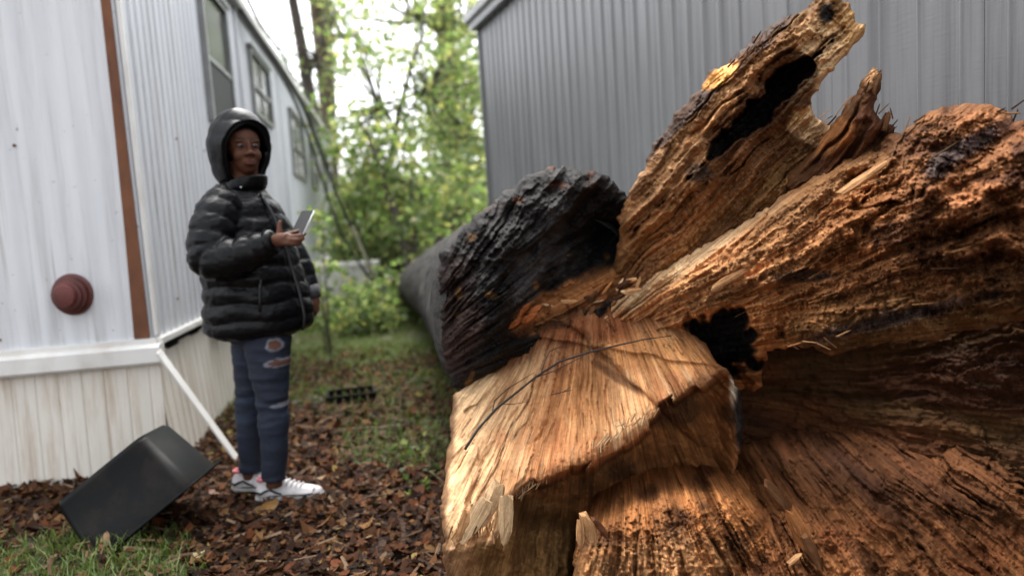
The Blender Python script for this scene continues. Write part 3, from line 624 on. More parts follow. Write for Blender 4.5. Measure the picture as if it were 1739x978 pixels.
sheet('furrowed_root', [(1160, 800), (1250, 730), (1330, 690), (1420, 670), (1520, 680), (1620, 710), (1740, 760), (1880, 830), (1900, 1300), (1100, 1300), (1130, 1000)],
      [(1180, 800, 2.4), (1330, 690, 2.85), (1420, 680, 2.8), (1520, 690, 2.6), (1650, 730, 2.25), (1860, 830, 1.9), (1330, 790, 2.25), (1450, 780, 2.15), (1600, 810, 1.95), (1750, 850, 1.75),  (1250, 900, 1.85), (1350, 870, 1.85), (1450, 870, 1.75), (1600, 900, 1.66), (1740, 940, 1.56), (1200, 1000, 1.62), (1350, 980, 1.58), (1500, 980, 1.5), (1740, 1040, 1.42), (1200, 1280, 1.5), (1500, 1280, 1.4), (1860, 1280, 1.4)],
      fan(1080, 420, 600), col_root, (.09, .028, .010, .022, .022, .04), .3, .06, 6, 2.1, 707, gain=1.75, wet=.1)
def col_knob(x, y, a, b):
    c = np.tile(ORANGE * .85, (len(x), 1)); c = mixc(c, BROWN, sstep(-.1, .4, fbm(b * 10, a * 2, 0, 3, 98)) * .9); c = mixc(c, ROT, sstep(.1, .5, fbm(x * .02, y * .025, 0, 3, 99)) * .85)
    return mixc(c, PALE * .9, blob(x, y, 1100, 960, 120, 40, 0, .6, .6) * .6)
sheet('gnarled_root', [(984, 902), (996, 860), (1025, 815), (1090, 785), (1150, 772), (1210, 770), (1264, 790), (1290, 830), (1310, 870), (1330, 930), (1350, 1000), (1380, 1300), (960, 1300), (970, 1000), (975, 940)],
      [(985, 905, 1.82), (1025, 820, 2.3), (1150, 775, 2.5), (1250, 785, 2.45), (1040, 850, 1.95), (1150, 826, 1.92), (1240, 832, 1.95), (1050, 890, 1.70), (1150, 860, 1.68), (1230, 870, 1.70), (1150, 900, 1.66), (1280, 900, 1.74), (1050, 960, 1.60), (1150, 960, 1.56), (1270, 970, 1.6), (980, 1000, 1.66), (1000, 1280, 1.5), (1200, 1280, 1.46), (1360, 1280, 1.5)],
      fan(1060, 560, 500), col_knob, (.055, .026, .010, .022, .028, .03), .24, .06, 7, 1.9, 808, gain=1.25, wet=.25)
# chips, shards and splinters: angular wedges lying in and on the torn faces
def shard(name, px, py, Y, ang, ln, wd, th, col, pitch=.15, seed=0):
    r_ = random.Random(seed * 7 + int(px)); p = at(float(px), float(py), Y); a_ = math.radians(ang)
    t = rt * math.cos(a_) - up * math.sin(a_) - fw * pitch; t /= np.linalg.norm(t); s_ = np.cross(t, -fw + up * r_.uniform(0, .8)); s_ /= np.linalg.norm(s_); n_ = np.cross(s_, t)
    R_ = []; GR_ = []; k0 = r_.uniform(.5, .9); sk = r_.uniform(-.3, .3)
    for u, w2, h2 in ((-.5, k0, .8), (-.2, 1, 1), (.15, r_.uniform(.75, 1.05), r_.uniform(.7, 1)), (.38, r_.uniform(.4, .75), .6), (.5, r_.uniform(.05, .35), .25)):
        off = s_ * wd * sk * u
        R_.append([p + t * (u * ln + r_.uniform(-.1, .1) * ln * (abs(u) > .4)) + off + s_ * wd * .5 * w2 * i * r_.uniform(.8, 1.15) + n_ * th * .5 * h2 * j * r_.uniform(.6, 1.2) for i, j in ((-1, -1), (1, -1), (1, 1), (.1, 1.5), (-1, .8))])
    me = G().ring_loft(R_).mesh(name, False); v = coords(me); q = v - p
    set_col(me, 'tint', np.concatenate([np.tile(np.asarray(col) * r_.uniform(.8, 1.15), (len(v), 1)), np.full((len(v), 1), .15)], 1)); set_vec(me, 'grain', np.stack([q @ t, q @ s_ + q @ n_, q @ n_ * 0 + px], 1))
    return link(name, me, WOOD, tree)
for i in range(8):
    shard('wood_chunk', 846 + 9 * i, 560 - 5.2 * i + random.uniform(-12, 12), 2.2 + .004 * i, -60 + 10 * (i % 4), .055, .022, .02, (.25, .085, .03), .2, 30 + i)
for i in range(24):
    cx = random.uniform(925, 1090); cy = 512 - (cx - 1000) * .32 + random.uniform(-16, 18)
    shard('wood_chip', cx, cy, 2.31 - .06 * (cx > 1040) + random.uniform(-.03, .03), random.uniform(-75, 15), random.uniform(.02, .06), random.uniform(.006, .018), random.uniform(.004, .01), random.choice((ORANGE, PALE, RED, BROWN, ROT, CREAM)), random.uniform(-.2, .5), i)
for i, (px, py, Y, an, ln, wd, th, cl) in enumerate(((858, 886, 1.63, 96, .13, .036, .022, CREAM), (808, 880, 1.62, 118, .12, .045, .02, CREAM), (786, 894, 1.62, 112, .08, .03, .02, PALE), (832, 856, 1.70, 112, .12, .05, .022, CREAM), (1000, 900, 1.58, 70, .075, .028, .02, PALE * .8), (986, 908, 1.57, 84, .07, .02, .016, PALE), (1020, 896, 1.6, 60, .06, .018, .016, ROT * 2), (1322, 846, 1.72, 52, .10, .028, .02, BROWN), (1364, 912, 1.60, 62, .15, .03, .022, ORANGE * .9), (1384, 945, 1.57, 66, .10, .02, .018, BROWN), (1350, 948, 1.5, -40, .04, .012, .01, PALE), (1245, 470, 1.9, -30, .14, .02, .014, PALE), (1470, 300, 1.6, -36, .14, .02, .014, PALE), (1490, 140, 1.77, -70, .06, .014, .01, BROWN), (1506, 205, 1.77, -74, .05, .012, .01, BROWN))):
    shard('splinter', px, py, Y, an, ln, wd, th, cl, .05, 60 + i)
# loose fibres and splinters standing off the torn faces
sv_, sf_, sc_, sg_ = [], [], [], []
def fibre(px, py, Y, ang, ln, wd, lift, col):
    p = at(px, py, Y); a_ = math.radians(ang); t = rt * math.cos(a_) - up * math.sin(a_) - fw * lift; t /= np.linalg.norm(t)
    s_ = np.cross(t, fw); s_ /= np.linalg.norm(s_); n_ = np.cross(s_, t); k = len(sv_)
    for u, w2, h in ((-.02, 1, -.002), (ln * .5, .8, .006), (ln, .12, .012 * random.uniform(-.5, 1.5))):
        c0 = p + t * u - fw * h
        sv_.extend([c0 - s_ * wd * w2, c0 + s_ * wd * w2, c0 - fw * wd * w2 * .9])
    for b0 in (k, k + 3):
        for q in range(3): sf_.append((b0 + q, b0 + (q + 1) % 3, b0 + 3 + (q + 1) % 3, b0 + 3 + q))
    sc_.extend([col * random.uniform(.7, 1.2)] * 9); sg_.extend([(u_ * ln, random.random() * 3, 0) for u_ in (0, 0, 0, .5, .5, .5, 1, 1, 1)])
def scatter(n, region, dfun, ang, cols, lmin=.02, lmax=.06):
    for _ in range(n):
        x_, y_ = region(); fibre(x_, y_, dfun(x_, y_), ang(x_, y_) + random.gauss(0, 7), random.uniform(lmin, lmax), random.uniform(.0007, .0018), random.uniform(-.1, .25), random.choice(cols))
_rb = rbf([(1050, 540, 2.22), (1200, 440, 2.06), (1400, 340, 1.74), (1600, 250, 1.5), (1740, 330, 1.32), (1400, 560, 1.66), (1740, 530, 1.42), (1240, 500, 2.0), (1580, 420, 1.44)])
one = lambda f: (lambda x_, y_: float(f(np.array([x_]), np.array([y_]))[0]))
def _rr():
    t = random.random(); x_ = 1090 + 650 * t; return x_, 480 - 300 * t + random.random() * (60 + 300 * t)
scatter(50, _rr, one(_rb), lambda x_, y_: math.degrees(math.atan2(y_ - 640, x_ - 930)), [PALE, ORANGE, RED, BROWN, OLIVE])
_lb = rbf([(775, 675, 2.17), (985, 555, 2.26), (1110, 566, 2.18), (1200, 600, 2.06), (760, 800, 1.87), (860, 835, 1.76), (1010, 780, 1.81), (1118, 688, 1.9)])
def _lr():
    while True:
        x_, y_ = random.uniform(770, 1200), random.uniform(580, 830)
        if y_ < np.interp(x_, EDGE[:, 0], EDGE[:, 1]) - 4 and y_ > 690 - (x_ - 770) * .35: return x_, y_
scatter(60, _lr, one(_lb), lambda x_, y_: math.degrees(math.atan2(y_ - 380, x_ - 1010)), [PALE, CREAM, ORANGE], .012, .04)
for (xa, ya, xb, yb, dd, an, n_) in ((1064, 345, 1250, 105, 2.08, -50, 70), (1250, 105, 1400, 0, 1.92, -60, 60), (1400, 215, 1495, 115, 1.8, -55, 16), (1495, 180, 1520, 235, 1.78, -70, 8), (1540, 215, 1735, 190, 1.6, -50, 30), (868, 846, 1118, 692, 1.84, 120, 60), (765, 905, 850, 900, 1.62, 100, 30), (1320, 590, 1740, 548, 1.6, 10, 24)):
    for _ in range(n_):
        t = random.random(); fibre(xa + (xb - xa) * t + random.gauss(0, 5), ya + (yb - ya) * t + random.gauss(0, 5), dd + random.gauss(0, .01) + (.22 * (1 - t) if (xa, ya) == (1064, 345) else 0), an + random.gauss(0, 22), random.uniform(.005, .018), random.uniform(.001, .0026), .1, random.choice([BROWN, ROT, ORANGE, PALE] if xa != 868 else [PALE, CREAM]))
me = np_mesh('loose_fibres', np.array(sv_), np.array(sf_), False); set_col(me, 'tint', np.concatenate([np.array(sc_), np.full((len(sc_), 1), .2)], 1)); set_vec(me, 'grain', np.array(sg_))
tag(link('loose_fibres', me, WOOD, tree), kind='stuff')

# --- root plate behind the torn faces, down to the soil (its bark side shows only from the side)
BARK = N('grey_bark'); m = BARK
co = m.coord((1, 1, 1)); n1 = m.noise(m.coord((1, 1, 1), 'grain'), 9, 6, .65); n2 = m.noise(m.coord((9, 2.2, 1), 'grain'), 2.2, 6, .75)
c = m.mix(m.rng(n2, .3, .7, 0, 1), (.022, .020, .019), (.092, .087, .080)); c = m.mix(m.rng(n1, .55, .75, 0, .6), c, (.07, .075, .06)); c = m.mix(m.rng(m.noise(m.coord((1.2, 3, 1), 'grain'), 5, 3), .5, .66, 0, .85), c, (.018, .016, .015))
m.base(c); m.set(Roughness=.75); m.b.inputs['Specular IOR Level'].default_value = .15; m.l(m.bump(n2, 1.0, .04, m.bump(n1, .8, .02)), m.b.inputs['Normal']); BARK = BARK.m
A0 = at(933., 532., 2.42); A1 = at(706., 490., 9.0); axl = A1 - A0; LL = np.linalg.norm(axl); axl /= LL
sl = np.cross(axl, Z3); sl /= np.linalg.norm(sl); ul = np.cross(sl, axl)
ns, nr = 140, 96; V = []; GR = []
for i in range(ns):
    t = i / (ns - 1); d_ = t * LL; rad = (.418 - .10 * t) * (.90 + .10 * min(1, d_ / .07))
    bend = ul * .06 * math.sin(t * 3.0) + sl * .10 * math.sin(t * 2.6)
    for j in range(nr):
        q = 2 * math.pi * j / nr; V.append(A0 + axl * (d_ - .035) + bend + (sl * math.cos(q) + ul * math.sin(q)) * rad); GR.append((d_, q * .4, math.cos(q) * .4))
V = np.array(V); GR = np.array(GR)
rel = .010 * fbm(GR[:, 0] * 16, np.sin(GR[:, 1] / .4) * 1.2, np.cos(GR[:, 1] / .4) * 1.2, 3, 36) + .024 * fbm(GR[:, 0] * 3, np.sin(GR[:, 1] / .4) * 2, np.cos(GR[:, 1] / .4) * 2, 4, 33) + .004 * fbm(GR[:, 0] * 8, np.sin(GR[:, 1] / .4) * 9, np.cos(GR[:, 1] / .4) * 9, 3, 34)
cen = np.repeat(V.reshape(ns, nr, 3).mean(1), nr, axis=0); V = cen + (V - cen) * (1 + rel / .4)[:, None]
ii = np.arange(ns * nr).reshape(ns, nr); jj = np.roll(ii, -1, 1)
Fl = np.stack([ii[:-1], jj[:-1], jj[1:], ii[1:]], -1).reshape(-1, 4)
me = np_mesh('log', V, Fl); set_vec(me, 'grain', GR); link('log', me, BARK, tree)
core = G(); core.ell((.42, 3.0, .45), (.55, .22, .5), nu=28, nv=16); core.ell((.2, 2.95, .62), (.34, .3, .42)); core.ell((.3, 2.75, .0), (.42, .3, .18))
cme = fuse(core, .035, 6); c_ = coords(cme); n_ = normals(cme); c_ += n_ * (.05 * fbm(c_[:, 0] * 5, c_[:, 1] * 5, c_[:, 2] * 5, 3, 44))[:, None]; setco(cme, c_); set_vec(cme, 'grain', c_ * .6)
link('root_plate', cme, BARK, tree)

# a fine dead twig lying across the pale wood
tw = G(); TW = simple('dark_twig', (.014, .009, .007), .8, .3, 30)
def twp(l, off=.014): return [at(float(x_), float(y_), one(_lb)(x_, y_) - off) for x_, y_ in l]
main = [(790, 762), (812, 728), (842, 694), (880, 664), (910, 640), (950, 614), (1000, 598), (1050, 586), (1095, 576), (1140, 570)]
tw.tube(twp(main, .034), [.0042, .0041, .004, .0038, .0036, .0034, .003, .0027, .0022, .0012], 7, .12)
tw.tube(twp([(836, 700), (840, 680), (862, 660), (888, 644), (908, 632)], .02), [.0018, .0018, .0016, .0014, .0007], 6)
tw.tube(twp([(918, 636), (926, 612), (934, 596), (958, 586), (984, 580)], .03), [.002, .0018, .0016, .0012, .0006], 6)
tw.tube(twp([(906, 642), (940, 630), (980, 610), (1004, 598)], .03), [.0018, .0016, .0012, .0006], 6)
tw.tube(twp([(852, 686), (872, 686), (896, 682)], .016), [.0016, .0013, .0006], 6)
tw.tube(twp([(1000, 598), (1006, 588), (1004, 582)], .03), [.0014, .001, .0005], 6); tw.tube(twp([(950, 614), (962, 606), (976, 600)], .03), [.0014, .001, .0005], 6)
tag(root_mesh(tw.obj('dead_twig', TW)), 'long thin dark twig with side shoots lying across pale torn wood', 'twig')
tw = G(); tw.tube(twp([(932, 672), (945, 668), (962, 664), (972, 662)], .014), [.0008, .0018, .0016, .0006], 6); tw.tube(twp([(955, 666), (968, 658), (970, 655)], .016), [.0012, .0009, .0004], 6)
tag(root_mesh(tw.obj('dead_twig', TW)), 'tiny forked dark twig on the reddish part of the torn wood', 'twig')
# ------------------------------------------------------------------ the person
PG = gnd(445., 847.); PY = float(PG[1]); PPX = F / PY          # depth and pixels per metre there
person = empty('person', (PG[0], PY, 0), 'person in black hooded puffer coat and ripped jeans holding up a phone', 'person')
def W(x, y, dy=0.0): return at(float(x), float(y), PY + dy)
m = N('skin'); a = m.n('ShaderNodeAttribute', attribute_name='tint'); m.base(a.outputs['Color']); m.set(Roughness=.6); m.b.inputs['Specular IOR Level'].default_value = .2; m.b.inputs['Subsurface Weight'].default_value = .05
m.l(m.bump(m.noise(m.coord(), 220, 2), .06, .001), m.b.inputs['Normal']); SKIN = m.m
FA = math.radians(-20); f3 = np.array([math.cos(FA), math.sin(FA), 0]); l3 = np.array([-math.sin(FA), math.cos(FA), 0])
HA = math.radians(-54); hf = np.array([math.cos(HA), math.sin(HA), -.02]); hf /= np.linalg.norm(hf); hl = np.array([-math.sin(HA), math.cos(HA), 0.]); hu = np.cross(hf, hl)
HAX = np.stack([hf, hl, hu])
HC_ = W(414, 255, -.02)                                        # head centre
HS = .90
def hp(x, y, z): return HC_ + (hf * x + hl * y + hu * z) * HS
b = G()
b.ell(hp(-.012, 0, .03), (0.092*HS, 0.074*HS, 0.088*HS), HAX); b.ell(hp(.022, 0, -.04), (0.062*HS, 0.056*HS, 0.072*HS), HAX); b.ell(hp(.034, 0, -.085), (0.034*HS, 0.034*HS, 0.026*HS), HAX)
for s in (-1, 1):
    b.ell(hp(.05, .034 * s, -.028), (0.03*HS, 0.027*HS, 0.03*HS), HAX); b.ell(hp(.066, .03 * s, .034), (0.014*HS, 0.026*HS, 0.01*HS), HAX)
    b.ell(hp(.090, .015 * s, -.026), (0.012*HS, 0.0105*HS, 0.01*HS), HAX)
b.ell(hp(.086, 0, .002), (0.012*HS, 0.0095*HS, 0.032*HS), HAX); b.ell(hp(.098, 0, -.022), (0.015*HS, 0.0125*HS, 0.012*HS), HAX)
b.ell(hp(.078, 0, -.062), (0.018*HS, 0.026*HS, 0.017*HS), HAX); b.ell(hp(.090, 0, -.055), (0.009*HS, 0.023*HS, 0.0062*HS), HAX); b.ell(hp(.089, 0, -.069), (0.01*HS, 0.021*HS, 0.0072*HS), HAX)
b.tube([hp(-.02, 0, -.05), hp(-.03, 0, -.12), W(405, 335)], [.056, .055, .07], 16)
# trunk and limbs under the clothes
tor = [W(405, 335), W(410, 400), W(425, 470), W(436, 530), W(438, 556)]
b.ring_loft([[p + f3 * r0 * math.cos(q) + l3 * r1 * math.sin(q) for q in np.linspace(0, 2 * math.pi, 20, endpoint=False)] for p, r0, r1 in zip(tor, (.07, .12, .12, .11, .08), (.12, .16, .14, .12, .09))])
LEG = {'near': [(456, 570, -.06), (458, 620, -.08), (464, 690, -.08), (466, 745, -.08), (465, 806, -.07), (466, 826, -.07)], 'far': [(428, 570, .09), (427, 620, .10), (424, 690, .10), (425, 745, .10), (424, 792, .10), (426, 812, .10)]}
for k_, pts in LEG.items(): b.tube([W(*p) for p in pts], [.06, .06, .05, .045, .034, .034], 14)
ARMN = [W(374, 345, -.17), W(356, 400, -.22), W(352, 446, -.25), W(405, 436, -.27), W(466, 410, -.27)]
ARMF = [W(430, 345, .17), W(480, 410, .23), W(508, 455, .22), W(530, 505, .16)]
b.tube(ARMN, [.05, .045, .042, .036, .027], 12); b.tube(ARMF, [.05, .042, .038, .027], 12)
def hand(wr, kn, tips, thumb, r=.0088):
    """palm from the wrist to four knuckles, four two-segment fingers, a thumb from the side of the palm"""
    wr = np.asarray(wr); kc = sum(kn) / 4
    b.tube([wr, wr * .5 + kc * .5, kc], [.024, .027, .022], 12)
    for k_, fin in zip(kn, tips):
        b.tube([wr * .6 + k_ * .4, k_], [.016, .0105], 10); pts = [k_] + list(fin); b.tube(pts, [r * 1.08, r * 1.0, r * .92, r * .6][:len(pts)] if len(pts) == 4 else [r, r, r * .7], 10)
    b.tube(thumb, [.017, .0125, .0105, .007], 10)
D0 = -.27
hand(W(466, 410, D0), [W(491, 397, D0 - .025), W(492, 402.5, D0 - .045), W(490, 408, D0 - .055), W(486, 413, D0 - .058)],
     [[W(503, 394, D0 - .005), W(512, 391, D0 + .012), W(517, 389, D0 + .02)], [W(506, 401, D0 - .03), W(515, 399, D0 - .008), W(520, 397, D0 + .006)], [W(503, 408.5, D0 - .045), W(512, 407, D0 - .025), W(517, 405, D0 - .01)], [W(497, 415, D0 - .052), W(505, 415, D0 - .04), W(511, 413, D0 - .025)]],
     [W(472, 406, D0 + .005), W(475, 394, D0 + .012), W(474.5, 384, D0 + .018), W(476, 374, D0 + .024)])
hand(W(531, 506, .16), [W(538, 515, .145), W(537, 517, .16), W(535.5, 519, .172), W(534, 521, .18)],
     [[W(540, 525, .14), W(537, 532, .135), W(534, 533, .13)], [W(539, 527, .155), W(536, 534, .15), W(533, 534, .145)], [W(537, 528, .167), W(534, 535, .162), W(532, 535, .157)], [W(535, 529, .176), W(533, 535, .17), W(531, 535, .165)]],
     [W(531, 511, .135), W(531, 518, .125), W(532, 525, .12), W(532.5, 531, .122)], .0085)
bme = fuse(b, .0042, 6, .5); v = coords(bme)
lo = (v - HC_) @ HAX.T / HS
c = np.tile(np.array([.088, .036, .020]), (len(v), 1)) * (1 + .18 * fbm(v[:, 0] * 40, v[:, 1] * 40, v[:, 2] * 40, 2, 9))[:, None]
lip = np.exp(-(((lo[:, 0] - .094) / .014) ** 2 + (lo[:, 1] / .022) ** 2 + ((lo[:, 2] + .062) / .0105) ** 2)); c = mixc(c, np.array([.085, .028, .024]), lip * 1.3)
for s in (-1, 1):
    brow = np.exp(-(((lo[:, 0] - .08) / .025) ** 2 + ((lo[:, 1] - .033 * s) / .02) ** 2 + ((lo[:, 2] - .042 + 4 * (np.abs(lo[:, 1]) - .03) ** 2) / .0045) ** 2)); c = mixc(c, np.array([.012, .008, .007]), brow * 1.5)
hair = sstep(.078, .088, lo[:, 2] + .25 * np.abs(lo[:, 1]) + .004 * fbm(v[:, 0] * 90, v[:, 1] * 90, v[:, 2] * 90, 2, 12)) * (np.linalg.norm(lo, axis=1) < .16); c = mixc(c, np.array([.008, .006, .005]), hair)
set_col(bme, 'tint', c); body = link('body', bme, SKIN, person)
EYEW = simple('eye_white', (.10, .08, .07), .6, .05, bump=0); IRIS = simple('dark_iris', (.012, .008, .006), .1, .1, bump=0)
for s in (-1, 1):
    e = G().ell(hp(.0695, .031 * s, .013), (.0120, .0130, .0072), HAX).obj('eye', EYEW, person)
    G().ell(hp(.0795, .031 * s + .001, .013), (.0035, .0058, .0062), HAX, 14, 8).obj('iris', IRIS, e)

# coat: quilted shell fused from torso and sleeves
COAT = N('black_nylon'); m = COAT; wr_ = m.noise(m.coord((1, 1, 1.6)), 26, 4, .6)
m.base(m.mix(m.rng(wr_, .3, .7, 0, 1), (.0025, .0028, .0036), (.0036, .004, .005))); m.set(Roughness=.34); m.b.inputs['Specular IOR Level'].default_value = .17
m.l(m.bump(m.noise(m.coord((1, 1, 2.4)), 18, 4, .55), .20, .014, m.bump(m.noise(m.coord(), 85, 3), .15, .005)), m.b.inputs['Normal']); COAT = COAT.m
def puff(t, n): return abs(math.sin(math.pi * t * n)) ** .55
g = G(); prof = [(565, 441, 80, .185), (557, 441, 89, .205), (536, 440, 91, .21), (500, 437, 85, .205), (450, 427, 78, .2), (400, 416, 73, .2), (368, 410, 64, .195), (345, 405, 55, .175), (328, 402, 44, .13), (312, 403, 33, .085)]
pp = np.array(prof, float); rings = []; yq = np.linspace(565, 312, 130)
for y_ in yq:
    k = [np.interp(y_, pp[::-1, 0], pp[::-1, i]) for i in (1, 2, 3)]; t = (565 - y_) / 253
    fat = 1 + .062 * puff(t, 9) - .04; ctr = W(k[0], y_); hr = k[1] / PPX * .95
    ring = []
    for q in np.linspace(0, 2 * math.pi, 72, endpoint=False):
        cx = math.cos(q); sx = math.sin(q); e_ = 2.25; rr_ = (abs(cx) ** e_ + abs(sx) ** e_) ** (-1 / e_)
        zip_ = .985 if abs(q - 0) < .06 or abs(q - 2 * math.pi) < .06 else 1
        ring.append(ctr + (f3 * hr * cx + l3 * k[2] * sx) * rr_ * fat * zip_ + np.array([0, 0, .006 * math.sin(5 * q + t * 9)]))
    rings.append(ring)
g.ring_loft(rings)
def sleeve(pts, rad, npf):
    P_ = np.array(pts); seg = np.r_[0, np.cumsum(np.linalg.norm(np.diff(P_, axis=0), axis=1))]; tt = np.linspace(0, seg[-1], 64)
    def cr(x):                                                 # smooth the elbow
        return np.stack([np.interp(x, seg, P_[:, i]) for i in range(3)], -1)
    ctr = sum(cr(np.clip(tt + o, 0, seg[-1])) for o in (-.06, -.03, 0, .03, .06)) / 5; ctr[-1] = P_[-1]
    r_ = np.interp(tt / seg[-1], np.linspace(0, 1, len(rad)), rad)
    g.tube(list(ctr), [r_[i] * (.92 + .10 * puff(tt[i] / seg[-1], npf)) for i in range(64)], 32)
sleeve([W(388, 334, -.12), W(368, 362, -.19), W(356, 405, -.225), W(354, 448, -.25), W(405, 438, -.27), W(462, 412, -.27)], [.068, .078, .085, .086, .08, .066, .052], 9)
sleeve([W(425, 338, .12), W(445, 360, .18), W(482, 412, .22), W(508, 455, .2), W(528, 500, .165)], [.065, .075, .075, .066, .046], 7)
cme = fuse(g, .006, 2, .35); v = coords(cme); n_ = normals(cme)
v += n_ * (.005 * fbm(v[:, 0] * 14, v[:, 1] * 14, v[:, 2] * 22, 3, 88) + .003 * fbm(v[:, 0] * 40, v[:, 1] * 40, v[:, 2] * 55, 2, 89))[:, None]; setco(cme, v)
coat = link('coat', cme, COAT, person)
ZIP = simple('coat_seam', (.006, .006, .007), .4, .2)
zl = []
for y_ in np.linspace(560, 335, 30):
    k = [np.interp(y_, pp[::-1, 0], pp[::-1, i]) for i in (1, 2)]; zl.append(W(k[0], y_) + f3 * (k[1] / PPX * 1.045) + l3 * -.008)
G().tube(zl, .007, 8).obj('zip_flap', ZIP, coat)
# hood: a soft shell open towards the face, with a rolled rim
hc = W(404, 249, 0.0); hv, hfc = [], []; nu, nv = 64, 44
of = np.array([math.cos(math.radians(-40)), math.sin(math.radians(-40)), -.10]); of /= np.linalg.norm(of); ol = np.array([-of[1], of[0], 0]); ol /= np.linalg.norm(ol); ou = np.cross(of, ol)
def hood_pt(th, ph):                                            # th from the back pole to the opening
    x_ = -math.cos(th); rr_ = math.sin(th)
    if th > math.pi / 2: rr_ = 1 - .12 * (th - math.pi / 2) ** 2
    cy, cz = math.cos(ph) * rr_, math.sin(ph) * rr_
    sz = .138 if cz > 0 else .15
    drop = -.02 if cz < 0 else 0
    if cz > 0 and th > 1.57: sz *= 1 - .42 * (th - 1.57)
    return hc + of * (x_ * .100 + .004 + (.03 * cz if th > 1.2 else 0)) + ol * cy * (.095 - .010 * max(0, cz)) + ou * (cz * sz + drop)
for i in range(nv):
    th = .03 + (2.28 - .03) * i / (nv - 1)
    for j in range(nu): hv.append(hood_pt(th, 2 * math.pi * j / nu))
ii = np.arange(nu * nv).reshape(nv, nu); jj = np.roll(ii, -1, 1); Fh = np.stack([ii[:-1], ii[1:], jj[1:], jj[:-1]], -1).reshape(-1, 4)
hv = np.array(hv); dv = hv - hc; dv /= np.linalg.norm(dv, axis=1)[:, None]
hv += dv * (.010 * fbm(hv[:, 0] * 12, hv[:, 1] * 12, hv[:, 2] * 12, 3, 77) + .006 * np.abs(np.sin(hv[:, 2] * 55 + 8 * hv[:, 0])) ** .6)[:, None]
hme = modified(np_mesh('hood', hv, Fh), [('SOLIDIFY', dict(thickness=.016, offset=-1.0)), ('SUBSURF', dict(levels=1))])
hood = link('hood', hme, COAT, person)
G().tube([hood_pt(2.28, q) - dv0 * .006 for q in np.linspace(0, 2 * math.pi, 49) for dv0 in [of]], .0085, 10).obj('hood_rim', COAT, hood)
# stand-up collar with a flap under the chin
cg = G(); cr_ = []
for z_, a0, b0, sh in ((0, .085, .10, .012), (.03, .088, .098, .02), (.055, .088, .092, .03), (.068, .082, .086, .034), (.058, .068, .072, .034), (.0, .06, .07, .012)):
    cc = W(409, 333, -.01) + Z3 * z_ + f3 * sh; cr_.append([cc + (f3 * a0 * math.cos(q) + l3 * b0 * math.sin(q)) + Z3 * (.014 * math.cos(q - .3)) for q in np.linspace(0, 2 * math.pi, 40, endpoint=False)])
cg.ring_loft(cr_); cm_ = modified(cg.mesh('collar'), [('SUBSURF', dict(levels=1))]); v = coords(cm_); n_ = normals(cm_); v += n_ * (.005 * fbm(v[:, 0] * 30, v[:, 1] * 30, v[:, 2] * 50, 2, 55))[:, None]; setco(cm_, v); collar = link('collar', cm_, COAT, coat)
SNAP = simple('metal_snap', (.5, .5, .52), .25, .1, metal=.9, bump=0)
for x_, y_, o_ in ((409, 318, -.105),): G().ell(W(x_, y_, o_), (.006, .004, .006)).obj('snap_button', SNAP, coat)
CUFF = simple('grey_knit_cuff', (.05, .05, .055), .8, .4, 60)
G().tube([W(523, 490, .17), W(528, 501, .165), W(532, 508, .16)], [.05, .046, .038], 20).obj('knit_cuff', CUFF, coat)
G().tube([W(456, 413, -.27), W(464, 410.5, -.272), W(467, 409.5, -.273)], [.052, .047, .036], 20).obj('cuff', COAT, coat)
G().tube([W(438, y_, -.2) + f3 * .01 for y_ in (476, 490, 510, 530)], .006, 8).obj('pocket_welt', ZIP, coat)

# jeans
JE = N('dark_denim'); m = JE; at_ = m.n('ShaderNodeAttribute', attribute_name='tint')
wv = m.noise(m.coord((1, 1, .35)), 240, 2); m.base(m.mix(1.0, at_.outputs['Color'], m.mix(m.rng(wv, .3, .7, 0, 1), (.75, .75, .78), (1.2, 1.2, 1.2)), 'MULTIPLY')); m.set(Roughness=.8); m.l(m.bump(wv, .2, .002), m.b.inputs['Normal']); JE = JE.m
j = G()
j.tube([W(455, 545, -.06), W(455, 600, -.075), W(459, 640, -.08), W(464, 690, -.08), W(466, 742, -.08), W(466, 790, -.075), W(465, 812, -.07)], [.10, .090, .077, .064, .059, .052, .051], 28)
j.tube([W(430, 545, .08), W(430, 600, .095), W(427, 640, .10), W(424, 690, .10), W(425, 742, .10), W(426, 782, .10), W(426, 799, .10)], [.10, .088, .074, .062, .058, .051, .05], 28)
j.ell(W(441, 555), (.13, .15, .10), np.stack([f3, l3, Z3]))
jm = fuse(j, .0065, 3, .45); v = coords(jm); n_ = normals(jm)
kn = np.exp(-((v[:, 2] - .42) / .12) ** 2) + .8 * np.exp(-((v[:, 2] - .08) / .09) ** 2) + .5 * np.exp(-((v[:, 2] - .68) / .12) ** 2)
v += n_ * ((.009 * fbm(v[:, 0] * 7 + v[:, 2] * 6, v[:, 1] * 7, v[:, 2] * 34, 3, 66)) * (.35 + kn))[:, None]; setco(jm, v)
dn = np.array([.007, .012, .026]); c = np.tile(dn, (len(v), 1)) * (1 + .35 * fbm(v[:, 0] * 9, v[:, 1] * 9, v[:, 2] * 20, 3, 67))[:, None]
c = mixc(c, np.array([.022, .038, .07]), sstep(.1, .5, fbm(v[:, 0] * 10 + 5, v[:, 1] * 8, v[:, 2] * 26, 3, 68)) * .55 * np.exp(-((v[:, 2] - .5) / .22) ** 2))
